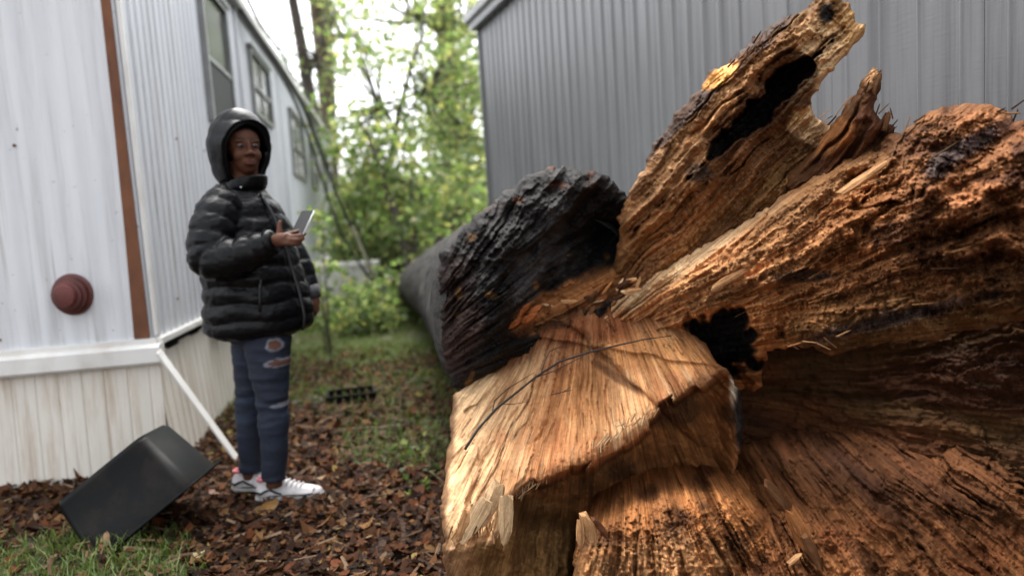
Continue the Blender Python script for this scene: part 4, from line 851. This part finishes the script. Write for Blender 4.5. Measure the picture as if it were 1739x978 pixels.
for x_, y_, o_, rx, rz in ((466, 586, -.15, .022, .019), (473, 617, -.15, .04, .013), (478, 688, -.13, .03, .006)):
    h_ = W(x_, y_, o_); q = np.hypot((v[:, 0] - h_[0]) / rx, (v[:, 2] - h_[2]) / rz) + .35 * fbm(v[:, 0] * 60, v[:, 2] * 60, 0, 2, 69); ok = v[:, 1] < PY + .0
    c = mixc(c, np.array([.28, .31, .36]), sstep(1.55, 1.15, q) * ok * .7); c = mixc(c, np.array([.12, .05, .03]), sstep(1.1, .85, q) * ok * (0.2 if rz < .01 else 1))
set_col(jm, 'tint', c); jeans = link('jeans', jm, JE, person)
# trainers
SW = simple('white_leather', (.62, .60, .60), .5, .1, 20, dirt=(.25, .2, .16), dirt_amt=.6); SOLE = simple('white_rubber', (.5, .49, .47), .6, .15, 20, dirt=(.14, .1, .07), dirt_amt=.7); BLK = simple('black_accent', (.012, .012, .014), .4); PINK = simple('pink_lining', (.5, .14, .16), .7)
def shoe(heel, ang, label):
    sx = np.array([math.cos(ang), math.sin(ang), 0]); sy = np.array([-sx[1], sx[0], 0]); O = np.array(heel, float); O[2] = .0
    L_ = lambda x, y, z: O + sx * x + sy * y + Z3 * z
    sh = empty_part('shoe', O)
    xs = [(-.012, .018), (-.002, .030), (.03, .036), (.08, .036), (.13, .040), (.18, .047), (.22, .047), (.255, .038), (.275, .022), (.284, .008)]
    R_ = [[L_(x, y * s, z) for (y, s, z) in ((w_, -1, .004), (w_ * 1.06, -1, .016), (w_ * 1.0, -1, .031 - .004 * (x > .2)), (w_ * 1.0, 1, .031 - .004 * (x > .2)), (w_ * 1.06, 1, .016), (w_, 1, .004))] for x, w_ in xs]
    so = G().ring_loft(R_).obj('sole', SOLE, sh, True)
    so.data = modified(so.data, [('SUBSURF', dict(levels=2))])
    U_ = []
    for x, w_, h in ((-.008, .018, .055), (.004, .030, .088), (.03, .036, .098), (.065, .038, .100), (.10, .040, .098), (.135, .042, .082), (.17, .045, .066), (.21, .045, .056), (.245, .036, .050), (.268, .020, .040), (.278, .006, .03)):
        U_.append([L_(x, w_ * math.cos(q) * (1 if math.sin(q) < .3 else .86), .024 + max(0, h - .024) * max(0, math.sin(q)) ** .8) for q in np.linspace(-.15, math.pi + .15, 18)])
    up_ = G().ring_loft(U_).obj('upper', SW, sh); up_.data = modified(up_.data, [('SUBSURF', dict(levels=1))])
    G().tube([L_(.03 + .045 * math.cos(q) + .02, .030 * math.sin(q), .102 + .006 * math.cos(q)) for q in np.linspace(0, 2 * math.pi, 25)], .0075, 8).obj('collar_lining', PINK, sh)
    for q in range(5):
        x = .115 + .018 * q; h = np.interp(x, [.1, .135, .17, .21], [.098, .082, .066, .056])
        G().tube([L_(x - .004, -.026, h - .012), L_(x, -.01, h + .003), L_(x + .004, .01, h + .003), L_(x, .026, h - .012)], .0042, 7).obj('lace', SW, sh)
    G().tube([L_(.105, .0, .098), L_(.112, .0, .125), L_(.108, -.004, .150)], [.012, .010, .004], 8).obj('tongue', SW, sh)
    for s in (-1, 1):
        G().tube([L_(-.002, .030 * s, .05), L_(.02, .037 * s, .044), (L_(.04, .040 * s, .055)), L_(.062, .0405 * s, .062), L_(.085, .0415 * s, .048), L_(.11, .0425 * s, .040)], [.006, .006, .005, .005, .005, .003], 7).obj('side_stripe', BLK, sh)
        G().tube([L_(x_, w_ * 1.05 * s, .033) for x_, w_ in ((.05, .036), (.1, .038), (.15, .043), (.2, .047), (.24, .042))], .0022, 6).obj('welt_line', BLK, sh)
    sh['label'] = label
def empty_part(name, loc):
    o = bpy.data.objects.new(name, None); COL.objects.link(o); o.parent = person; o.location = Vector(loc) - person.location; o.empty_display_size = .05; return o
shoe(gnd(440., 851.), math.radians(3), 'white trainer on the foot stepping forward')
hf_ = gnd(400., 834.); shoe(hf_, math.radians(-6), 'white trainer partly hidden behind the other foot')
# phone held in the raised hand
ph = W(514, 378.5, D0 + .03); Lx = np.array([.25, .62, .74]); Lx /= np.linalg.norm(Lx); Wx = np.array([.93, -.33, -.04]); Wx -= Lx * (Wx @ Lx); Wx /= np.linalg.norm(Wx); Nx = np.cross(Wx, Lx)
phone = empty('smartphone', ph - np.array([0, 0, .05]), 'slim pale-edged smartphone held in the raised hand', 'phone')
G().box(ph, Lx * .062, Wx * .029, Nx * .0042).obj('case', simple('phone_case', (.68, .66, .66), .3, .05, bump=0), phone, True, .0035, 3)
G().box(ph + Nx * .0046, Lx * .058, Wx * .0262, Nx * .0006).obj('screen', simple('phone_screen', (.012, .013, .015), .45, .1, bump=0, spec=.2), phone, False)
# ------------------------------------------------------------------ trees, shrubs, fallen crown
LEAF = leaf_mat('green_leaf', .6); TRUNK = simple('brown_bark', (.105, .075, .055), .85, .4, 4, (3, 3, .6), bump=.8, bs=25, dirt=(.05, .06, .03), dirt_amt=.5); DTRUNK = simple('dark_bark', (.055, .043, .034), .85, .4, 4, (3, 3, .6), bump=.6, bs=25)
PALEB = simple('pale_branch', (.24, .22, .15), .7, .3, 6)
def leaves(C, size, cols, dirs=None, flat=.5):
    n = len(C); u = rng.normal(size=(n, 3)); u[:, 2] = u[:, 2] * .6 - .45; u /= np.linalg.norm(u, axis=1)[:, None]
    t = rng.normal(size=(n, 3)); s = np.cross(u, t); s /= np.linalg.norm(s, axis=1)[:, None]; nn = np.cross(s, u)
    z = size * rng.uniform(.55, 1.25, n)[:, None]; wd = z * rng.uniform(.30, .42, n)[:, None]
    fold = nn * z * .12
    P0 = C - u * z * .5; P1 = C - u * z * .05 + s * wd + fold; P2 = C + u * z * .5 - nn * z * .1; P3 = C - u * z * .05 - s * wd + fold; P4 = C - u * z * .02
    V = np.stack([P0, P1, P2, P3, P4], 1).reshape(-1, 3); k = np.arange(n)[:, None] * 5
    Fs = np.concatenate([k + np.array([[0, 1, 2, 4]]), k + np.array([[0, 4, 2, 3]])])
    cc = cols[rng.integers(0, len(cols), n)] * rng.uniform(.65, 1.35, n)[:, None] * (1 + .0 * z)
    return V, Fs, np.repeat(np.clip(cc, 0, .6), 5, axis=0)
GREENS = np.array([[.12, .175, .055], [.165, .215, .085], [.095, .15, .048], [.20, .24, .12], [.075, .12, .04], [.23, .24, .09]]) * np.array([1.55, 1.45, 1.9])
def clustered(cen, rad, ncl, per, spread, shell=.4):
    d = rng.normal(size=(ncl, 3)); d /= np.linalg.norm(d, axis=1)[:, None]; r = rng.uniform(shell, 1, ncl)[:, None] ** .6
    cl = np.asarray(cen) + d * r * np.asarray(rad)
    per_ = rng.integers(int(per * .5), int(per * 1.5), ncl); idx_ = np.repeat(np.arange(ncl), per_)
    return cl, cl[idx_] + rng.normal(size=(len(idx_), 3)) * spread * np.array([1, 1, .7])
def crown(name, parent, pts, size, cols=GREENS, kind=None):
    V, Fs, cc = leaves(pts, size, cols); me = np_mesh(name, V, Fs, False); set_col(me, 'tint', cc); o = link(name, me, LEAF, parent)
    if kind: o['kind'] = kind
    return o
def bez(p, q, sag, n=8):
    p, q, sag = np.asarray(p), np.asarray(q), np.asarray(sag); return [p + (q - p) * t + sag * 4 * t * (1 - t) for t in np.linspace(0, 1, n)]
def tree_at(name, label, pxs, Y, r0, r1, mat_, crowns, leaf=.11, limbs=True, group=None):
    """trunk through photograph points pxs at depth Y down to the soil; crowns = [(px, py, Y, radii, clusters, leaves each)]"""
    top = [at(float(x), float(y), Y) for x, y in pxs]; ft = top[-1].copy(); ft[2] = -.05
    base = ft.copy(); t = empty(name, (base[0], base[1], 0), label, 'tree', group)
    pts = list(reversed(top)); pts = [ft] + [p for p in pts if p[2] > .3]; n = len(pts)
    tr = G().tube(pts, [r0 + (r1 - r0) * i / (n - 1) for i in range(n)], 14, .05)
    allp = []
    for (cx, cy, cy_, rad, ncl, per) in crowns:
        cen = at(float(cx), float(cy), cy_); cl, lp = clustered(cen, rad, ncl, per, .26); allp.append(lp)
        if limbs:
            hub = min(pts, key=lambda p: abs(p[2] - (cen[2] - rad[2] * .3)))
            tr.tube(bez(hub, cen, (0, 0, .1)), [r1 * .7] * 4 + [r1 * .4] * 4, 8)
            for c_ in cl[:: max(1, ncl // 14)]: tr.tube(bez(cen + (hub - cen) * random.uniform(0, .5), c_, (0, 0, random.uniform(-.1, .15)), 6), [.03, .025, .02, .016, .011, .006], 6)
    tr.obj('trunk', mat_, t)
    if allp: crown('crown', t, np.concatenate(allp), leaf)
    return t
tree_at('tree', 'slim dark-barked tree leaning beside the roof of the white home', [(486, -160), (497, 0), (512, 80), (522, 140), (532, 190), (545, 260), (556, 330)], 15., .17, .10, DTRUNK, [(540, 90, 15, (1.0, 1.2, 1.5), 14, 30), (505, -60, 15, (1.2, 1.2, 1.0), 14, 30)], .13)
tree_at('tree', 'brown forked tree standing behind the slim dark-barked tree', [(526, -160), (536, 0), (545, 80), (552, 150), (558, 210), (562, 300)], 17., .22, .15, TRUNK, [(600, 60, 17, (1.3, 1.4, 1.6), 12, 30)], .13)
tree_at('tree', 'thin grey-brown tree rising close to the brown forked tree', [(548, -160), (554, 0), (558, 60), (562, 150), (566, 300)], 19., .15, .10, TRUNK, [(575, 20, 19, (1.0, 1., 1.2), 10, 26)], .13)
tree_at('tree', 'tall straight tree with thick brown trunk near the grey home', [(744, -160), (752, 0), (756, 60), (760, 140), (764, 210), (770, 300)], 14., .21, .165, TRUNK, [(790, 60, 14.5, (1.2, 1.5, 1.3), 34, 60), (690, 20, 13.5, (1.1, 1.2, .9), 11, 40), (790, 210, 13.2, (.8, 1.0, 1.4), 26, 55)], .13)
tree_at('tree', 'young crooked dark tree with loose airy leaves between the homes', [(722, 20), (716, 60), (700, 110), (694, 130), (680, 180), (672, 220), (664, 262), (660, 330), (668, 420)], 11., .06, .02, DTRUNK, [(640, 170, 11.2, (.95, 1.0, 1.3), 22, 30), (735, 150, 11.5, (.9, 1.0, 1.2), 26, 40), (620, 300, 11, (.7, .8, .8), 22, 46)], .115)
# crown of the fallen tree at the end of its log
fc = []; br = G(); tip = A1 + axl * .2
for (cx, cy, Y, rad, ncl, per) in ((700, 410, 10.2, (1.15, 1.3, 1.0), 46, 46), (780, 380, 9.6, (.65, .8, .75), 26, 46), (640, 440, 10.2, (.55, .9, .65), 22, 46), (700, 300, 10.8, (1.1, 1.0, .7), 22, 36), (630, 240, 10.4, (.75, .8, .9), 20, 34), (600, 545, 8.6, (.42, .5, .42), 22, 50), (640, 500, 8.2, (.30, .5, .35), 14, 44)):
    cen = at(float(cx), float(cy), Y); cl, lp = clustered(cen, rad, ncl, per, .20); fc.append(lp)
    br.tube(bez(tip, cen, (0, 0, .15)), [.12, .10, .085, .07, .06, .05, .04, .03], 9)
    for c_ in cl[::3]: br.tube(bez(cen + (tip - cen) * random.uniform(0, .4), c_, (0, 0, random.uniform(-.1, .12)), 6), [.028, .024, .019, .015, .010, .005], 6)
br.obj('branches', DTRUNK, tree); crown('crown', tree, np.concatenate(fc), .105)
# shrubs further back and small plants by the wall
def shrub(label, px, py, Y, rad, ncl, per, leaf, cat='shrub', cols=GREENS, spread=.18):
    k_ = .25 if cat == 'plant' else 1
    cen = at(float(px), float(py), Y); t = empty('shrub', (cen[0], cen[1], 0), label, cat)
    cl, lp = clustered(cen, rad, ncl, per, spread); lp = lp[lp[:, 2] > .03]; s = G(); ft = np.array([cen[0], cen[1], -.04])
    for c_ in cl[::2]: s.tube(bez(ft, c_, (0, 0, .05), 7), [q * k_ for q in (.016, .014, .012, .010, .008, .006, .003)], 6)
    s.obj('stems', DTRUNK, t); crown('foliage', t, lp, leaf, cols)
shrub('dense rounded green bush growing beyond the end of the white home', 600, 420, 15.5, (1.5, 1.2, 1.5), 70, 60, .14)
shrub('broad dark green bush growing behind the fallen crown', 700, 440, 18., (2.2, 1.5, 2.2), 110, 60, .17, cols=GREENS * .8)
shrub('leafy bush growing close to the corner of the grey home', 815, 400, 12.5, (.7, 1.0, 1.6), 60, 60, .13)
shrub('pale leafy bush hanging over the porch beside the white home', 605, 400, 9.6, (.36, .4, .7), 30, 30, .11, spread=.13)
shrub('bright green bush sprouting at the foot of the fallen cables', 610, 540, 7.6, (.30, .35, .30), 24, 34, .09, spread=.12)
shrub('thin climbing plant hanging beside the white wall near the phone', 545, 420, 5.6, (.09, .2, .34), 14, 9, .07, 'plant', spread=.045)
shrub('low sapling sprouting from the grass beside the porch', 548, 520, 6.4, (.10, .14, .16), 8, 9, .07, 'plant', spread=.05)
# distant trees close the view down the alley
bk = []
for cx, cy, Y, rad, ncl, per in ((560, 390, 26, (3.5, 2, 2.0), 70, 36), (700, 390, 30, (5, 2, 2.2), 90, 36), (830, 300, 28, (2.5, 2, 3.6), 80, 36)):
    bk.append(clustered(at(float(cx), float(cy), Y), rad, ncl, per, .5)[1])
o = crown('far_woodland', None, np.concatenate(bk), .30, GREENS * .75, 'stuff'); tag(root_mesh(o), 'far green woodland seen as one mass down the alley', 'woodland')

# ------------------------------------------------------------------ fallen cables
CAB = simple('black_cable_sheath', (.016, .016, .018), .5, .2)
def cable(pxs, r, label, mat_=CAB):
    P_ = [at(float(x), float(y), Y) for x, y, Y in pxs]; P_ = np.array(P_); t = np.arange(len(P_)); tt = np.linspace(0, len(P_) - 1, 60)
    C_ = np.stack([np.interp(tt, t, P_[:, i]) for i in range(3)], 1)
    for _ in range(6): C_[1:-1] = (C_[:-2] + 2 * C_[1:-1] + C_[2:]) / 4
    o = G().tube(list(C_), r, 8).obj('cable', mat_); tag(root_mesh(o), label, 'cable', 'cables brought down off the roof'); return o
cable([(398, 2, 6.0), (440, 62, 6.4), (480, 118, 6.9), (516, 180, 7.4), (540, 250, 7.8), (572, 330, 8.3), (600, 395, 8.6), (628, 450, 8.9), (655, 505, 9.1), (668, 527, 9.2)], .018, 'black cable sagging off the roof in the widest curve to the log')
cable([(410, 22, 6.1), (460, 98, 6.6), (498, 165, 7.1), (524, 230, 7.5), (548, 310, 7.9), (580, 400, 8.3), (615, 455, 8.6), (650, 505, 8.9), (664, 526, 9.0)], .014, 'thinner dark cable hanging lower, against the white wall')
cable([(430, 45, 6.3), (480, 122, 6.9), (530, 205, 7.6), (560, 290, 8.1), (596, 360, 8.5), (622, 430, 8.8), (660, 520, 9.1)], .009, 'thinnest wire looping between the two heavier cables')
cable([(598, 385, 8.5), (612, 420, 8.55), (632, 462, 8.6), (652, 498, 8.7), (668, 522, 8.8)], .020, 'pale stripped branch leaning among the fallen cables', PALEB)
# ------------------------------------------------------------------ things on the ground
# overturned black plastic tub
TUB = N('black_plastic'); m = TUB; sc_n = m.noise(m.coord((1, 1, 1)), 60, 4, .7)
m.base(m.mix(m.rng(m.noise(m.coord(), 7, 6, .7), .48, .68, 0, 1), (.0035, .004, .004), (.013, .010, .008))); m.set(Roughness=.36); m.b.inputs['Specular IOR Level'].default_value = .08; m.l(m.bump(sc_n, .12, .003), m.b.inputs['Normal']); TUB = TUB.m
tb = empty('plastic_tub', gnd(215., 880.), 'overturned black plastic tub lying on its rim by the skirting', 'tub')
ux = np.array([.58, .0, -.81]); ux /= np.linalg.norm(ux)                    # from the bottom to the mouth
vy = np.array([.8, .16, .57]); vy -= ux * (vy @ ux); vy /= np.linalg.norm(vy); wz = np.cross(ux, vy); wz = wz if wz[1] > 0 else -wz
TO = at(160., 818., 2.5) + ux * .15 + wz * .15
def rrect(c, a, b_, r, n=6):
    out = []
    for cx, cy, s0 in ((a - r, b_ - r, 0), (-(a - r), b_ - r, 90), (-(a - r), -(b_ - r), 180), (a - r, -(b_ - r), 270)):
        for k in range(n + 1):
            q = math.radians(s0 + 90 * k / n); out.append(c + vy * (cx + r * math.cos(q)) + wz * (cy + r * math.sin(q)))
    return out
tg = G(); D_ = .26
R_ = [rrect(TO + ux * (-D_ / 2 - .004), .10, .08, .03), rrect(TO + ux * (-D_ / 2), .19, .135, .035), rrect(TO + ux * (-D_ / 2 + .02), .203, .148, .042), rrect(TO + ux * (D_ / 2), .228, .172, .045), rrect(TO + ux * (D_ / 2 + .002), .258, .202, .06), rrect(TO + ux * (D_ / 2 + .012), .261, .205, .06), rrect(TO + ux * (D_ / 2 + .012), .222, .166, .045), rrect(TO + ux * (-D_ / 2 + .03), .195, .14, .04), rrect(TO + ux * (-D_ / 2 + .026), .10, .08, .03)]
tg.ring_loft(R_); to = tg.obj('body', TUB, tb)
c_ = coords(to.data); wl = np.array(wloc(tb)); zmin = (c_[:, 2]).min() + wl[2]; tb.location.z -= zmin + .11
# black crate of junk and a grey lid in the grass
cc = gnd(598., 688.); bx = empty('plastic_crate', cc, 'small flat black plastic crate lying in the grass', 'crate')
ca_ = math.radians(14); cx_ = np.array([math.cos(ca_), math.sin(ca_), 0]); cy_ = np.array([-cx_[1], cx_[0], 0])
cg = G().box(cc + Z3 * .018, cx_ * .15, cy_ * .10, Z3 * .012); cg.obj('base', TUB, bx, False, .004)
for sx_ in (-1, 1):
    for q in range(6): G().box(cc + cx_ * (.05 * q - .125) + cy_ * .1 * sx_ + Z3 * .052, cx_ * .019, cy_ * .006, Z3 * .032).obj('slat', TUB, bx, False, .003)
    for q in range(4): G().box(cc + cy_ * (.05 * q - .075) + cx_ * .15 * sx_ + Z3 * .052, cy_ * .019, cx_ * .006, Z3 * .032).obj('slat', TUB, bx, False, .003)
rg_ = G()
for a_, b_, c0, d0 in ((cx_, cy_, .158, .1), (cy_, cx_, .092, .15)):
    for s in (-1, 1): rg_.box(cc + b_ * d0 * s + Z3 * .088, a_ * c0, b_ * .009, Z3 * .007)
rg_.obj('rim', TUB, bx, False)
cc = gnd(517., 690.); g = G(); R_ = []
for r, z in ((.02, .012), (.085, .012), (.095, .016), (.10, .03), (.106, .032), (.108, .024), (.1, .006), (.02, .003)): R_.append([cc + np.array([math.cos(q) * r * 1.15, math.sin(q) * r * .95, z + .010 * math.cos(q)]) for q in np.linspace(0, 2 * math.pi, 32, endpoint=False)])
tag(root_mesh(g.ring_loft(R_).obj('lid', simple('grey_plastic', (.14, .15, .16), .3, .2))), 'shallow grey plastic lid lying in the grass behind the person', 'lid')

# leaf litter, counted by nobody
def blocked(x, y):
    p = np.stack([x, y, x * 0], 1) - K
    inh = ((p @ E1) > -.02) & ((p @ E2) > -.0); q = np.stack([x, y, x * 0], 1) - Q; inr = (q @ NR) < .02
    return inh | inr
def litter(n, x0, x1, y0, y1, size, keep):
    x = rng.uniform(x0, x1, n); y = y0 + (y1 - y0) * rng.random(n) ** 1.15; k = (~blocked(x, y)) & (rng.random(n) < keep(x, y)); x, y = x[k], y[k]; n = len(x)
    z = ground_h(x, y) + rng.uniform(.004, .03, n); an = rng.uniform(0, 6.283, n); t1 = rng.normal(0, .28, n); t2 = rng.normal(0, .28, n); s = size * rng.uniform(.3, 1.9, n) ** 1.3; wd = s * rng.uniform(.22, .42, n); cu = rng.uniform(-.25, .35, n) * s
    u = np.stack([np.cos(an), np.sin(an), t1], 1); v_ = np.stack([-np.sin(an), np.cos(an), t2], 1); o = np.stack([x, y, z], 1); zz = np.array([[0, 0, 1.]])
    S_ = s[:, None]; Wd = wd[:, None]; Cu = cu[:, None]
    P = [o - u * S_ * .5 + zz * Cu, o - u * S_ * .15 + v_ * Wd, o + u * S_ * .22 + v_ * Wd * .85, o + u * S_ * .55 + zz * Cu * 1.2, o + u * S_ * .2 - v_ * Wd * .9, o - u * S_ * .18 - v_ * Wd, o + zz * (-.10 * S_)]
    V = np.stack(P, 1).reshape(-1, 3); kk = np.arange(n)[:, None] * 7
    T = np.concatenate([kk + np.array([[6, i, (i + 1) % 6]]) for i in range(6)])
    pal = np.array([[.075, .034, .017], [.12, .052, .022], [.05, .024, .013], [.03, .016, .010], [.16, .078, .034], [.10, .046, .024], [.20, .115, .05], [.07, .042, .026], [.12, .042, .018]])
    cc_ = pal[rng.integers(0, len(pal), n)] * rng.uniform(.3, 1.15, n)[:, None] * np.array([.88, .80, .74]); yl = rng.random(n) < .008; cc_[yl] = (.25, .18, .06)
    return V, T, np.repeat(cc_, 7, axis=0)
DRY = leaf_mat('dry_leaf', .12, .7, .1)
V, T, cc_ = litter(56000, -3.2, 1.4, 1.5, 6.5, .029, lambda x, y: np.clip(1.05 - .85 * grass_mask(x, y), 0, 1))
me = np_mesh('leaf_litter', V, T, False); set_col(me, 'tint', cc_); o = link('leaf_litter', me, DRY); tag(o, 'brown dead leaves and bark scraps covering the soil', 'leaf litter', kind='stuff')
# bark and twig crumbs
n = 5000; x = rng.uniform(-2.4, .8, n); y = rng.uniform(1.5, 5, n); k = ~blocked(x, y); x, y = x[k], y[k]; n = len(x); g_v = []; g_f = []
an = rng.uniform(0, 6.28, n); ln = rng.uniform(.008, .05, n); th = rng.uniform(.0015, .006, n); tz = rng.normal(0, .25, n)
u = np.stack([np.cos(an), np.sin(an), tz], 1); v_ = np.stack([-np.sin(an), np.cos(an), 0 * an], 1); o_ = np.stack([x, y, ground_h(x, y) + rng.uniform(.006, .028, n)], 1)
P = [o_ + u * ln[:, None] * a_ + v_ * th[:, None] * b_ + np.array([[0, 0, 1.]]) * th[:, None] * c_ for a_ in (-1, 1) for b_, c_ in ((-1.4, 0), (0, 1.2), (1.4, 0))]
V = np.stack(P, 1).reshape(-1, 3); kk = np.arange(n)[:, None] * 6; Fq = np.concatenate([kk + np.array([[0, 1, 4, 3]]), kk + np.array([[1, 2, 5, 4]])])
me = np_mesh('bark_crumbs', V, Fq, False); cl = np.array([[.06, .035, .025], [.12, .07, .045], [.03, .02, .015], [.2, .13, .08]])[rng.integers(0, 4, n)]; set_col(me, 'tint', np.repeat(cl, 6, axis=0)); o = link('bark_crumbs', me, DRY); tag(o, 'crumbs of bark and short twigs strewn among the leaves', 'bark crumbs', kind='stuff')
# grass
def grass(n, x0, x1, y0, y1, h, pw_=1.0, keep=grass_mask):
    x = rng.uniform(x0, x1, n); y = y0 + (y1 - y0) * rng.random(n) ** pw_; k = (~blocked(x, y)) & (rng.random(n) < keep(x, y) ** 1.2); x, y = x[k], y[k]; n = len(x)
    an = rng.uniform(0, 6.28, n); hh = h * rng.uniform(.35, 1.2, n); le = rng.uniform(.15, .9, n) * hh; w_ = rng.uniform(.0016, .0034, n)
    o = np.stack([x, y, ground_h(x, y) - .004], 1); d = np.stack([np.cos(an), np.sin(an), 0 * an], 1); s = np.stack([-np.sin(an), np.cos(an), 0 * an], 1) * w_[:, None]; zz = np.array([[0, 0, 1.]])
    mid = o + zz * hh[:, None] * .6 + d * le[:, None] * .35; tp = o + zz * hh[:, None] * .92 + d * le[:, None]
    V = np.stack([o - s, o + s, mid + s * .8, mid - s * .8, tp + s * .1, tp - s * .1], 1).reshape(-1, 3); kk = np.arange(n)[:, None] * 6
    Fq = np.concatenate([kk + np.array([[0, 1, 2, 3]]), kk + np.array([[3, 2, 4, 5]])])
    pal = np.array([[.09, .14, .03], [.12, .18, .04], [.07, .11, .026], [.17, .19, .065], [.10, .155, .04]]); cc_ = pal[rng.integers(0, len(pal), n)] * rng.uniform(.7, 1.3, n)[:, None]
    return V, Fq, np.repeat(cc_, 6, axis=0)
A_ = [grass(60000, -3.2, .6, 3.0, 10.5, .075), grass(6500, -2.5, -1.1, 1.5, 2.9, .075)]; off = 0; Vs, Fs_, Cs = [], [], []
for V, Fq, cc_ in A_: Vs.append(V); Fs_.append(Fq + off); Cs.append(cc_); off += len(V)
me = np_mesh('grass', np.concatenate(Vs), np.concatenate(Fs_), False); set_col(me, 'tint', np.concatenate(Cs)); o = link('grass', me, leaf_mat('grass_blade', .3)); tag(o, 'short patchy green grass between the homes', 'grass', kind='stuff')
# low weeds among the leaves
V, Fs_, cc_ = leaves(np.concatenate([np.array([gx_, gy_, .03]) + rng.normal(size=(n_, 3)) * np.array([.10, .10, .012]) for gx_, gy_, n_ in [(gnd(float(a_), float(b_))[0], gnd(float(a_), float(b_))[1], c_) for a_, b_, c_ in ((690, 775, 50), (735, 830, 36), (620, 640, 60), (540, 620, 40), (700, 640, 60), (575, 600, 40))]]), .045, GREENS * .6)
V[:, 2] = np.maximum(V[:, 2], .012); me = np_mesh('weeds', V, Fs_, False); set_col(me, 'tint', cc_); o = link('weeds', me, LEAF); tag(o, 'small flat green weeds scattered through the leaves', 'weeds', kind='stuff')
# single leaves and sticks that stand out
def big_leaf(px, py, ln, wd, an, col, label, tilt=.1, name='fallen_leaf'):
    o_ = gnd(float(px), float(py)); o_[2] = ground_h(np.array([o_[0]]), np.array([o_[1]]))[0] + .022; u = np.array([math.cos(an), math.sin(an), tilt]); v_ = np.array([-math.sin(an), math.cos(an), .25]); g = G(); R_ = []
    for t in np.linspace(-1, 1, 11):
        w_ = wd * (1 - abs(t) ** 2.2) ** .7 * (1 + .12 * math.sin(9 * t)) + .0008; c0 = o_ + u * ln * t + Z3 * (.012 * t * t)
        R_.append([c0 - v_ * w_ + Z3 * .004, c0, c0 + v_ * w_ + Z3 * .006, c0 + v_ * w_ + Z3 * .0075, c0 + Z3 * .0015, c0 - v_ * w_ + Z3 * .0055])
    tag(root_mesh(g.ring_loft(R_).obj(name, simple('leaf_' + label.split()[0] + str(px), col, .55, .35, 30), None)), label, 'leaf')
big_leaf(452, 877, .055, .038, .5, (.20, .10, .022), 'large ochre leaf lying just in front of the white trainers', .25)
big_leaf(180, 937, .022, .016, 1.5, (.24, .13, .06), 'small tan leaf standing on edge in the grass by the tub', .9)
big_leaf(340, 957, .020, .012, .2, (.42, .33, .16), 'small cream leaf on the dark soil below the tub')
big_leaf(545, 820, .03, .013, .4, (.26, .15, .06), 'light brown pointed leaf beside the toe of the trainer')
big_leaf(365, 845, .035, .022, 2.4, (.17, .075, .04), 'red-brown leaf between the tub and the trainers')
ST = simple('dry_stick', (.09, .06, .042), .8, .4, 20)
for pl, r, lb in (([(560, 735), (600, 728), (650, 726), (690, 722)], .006, 'thin dry stick lying across the bare soil by the log'), ([(640, 705), (668, 712), (700, 716)], .005, 'short dark stick with a bend near the grass edge'), ([(590, 860), (640, 838), (700, 826)], .005, 'slender stick half buried among leaves beside the stump')):
    P_ = [gnd(float(x_), float(y_), .03) for x_, y_ in pl]; tag(root_mesh(G().tube(P_, r, 7, .15).obj('stick', ST)), lb, 'stick')
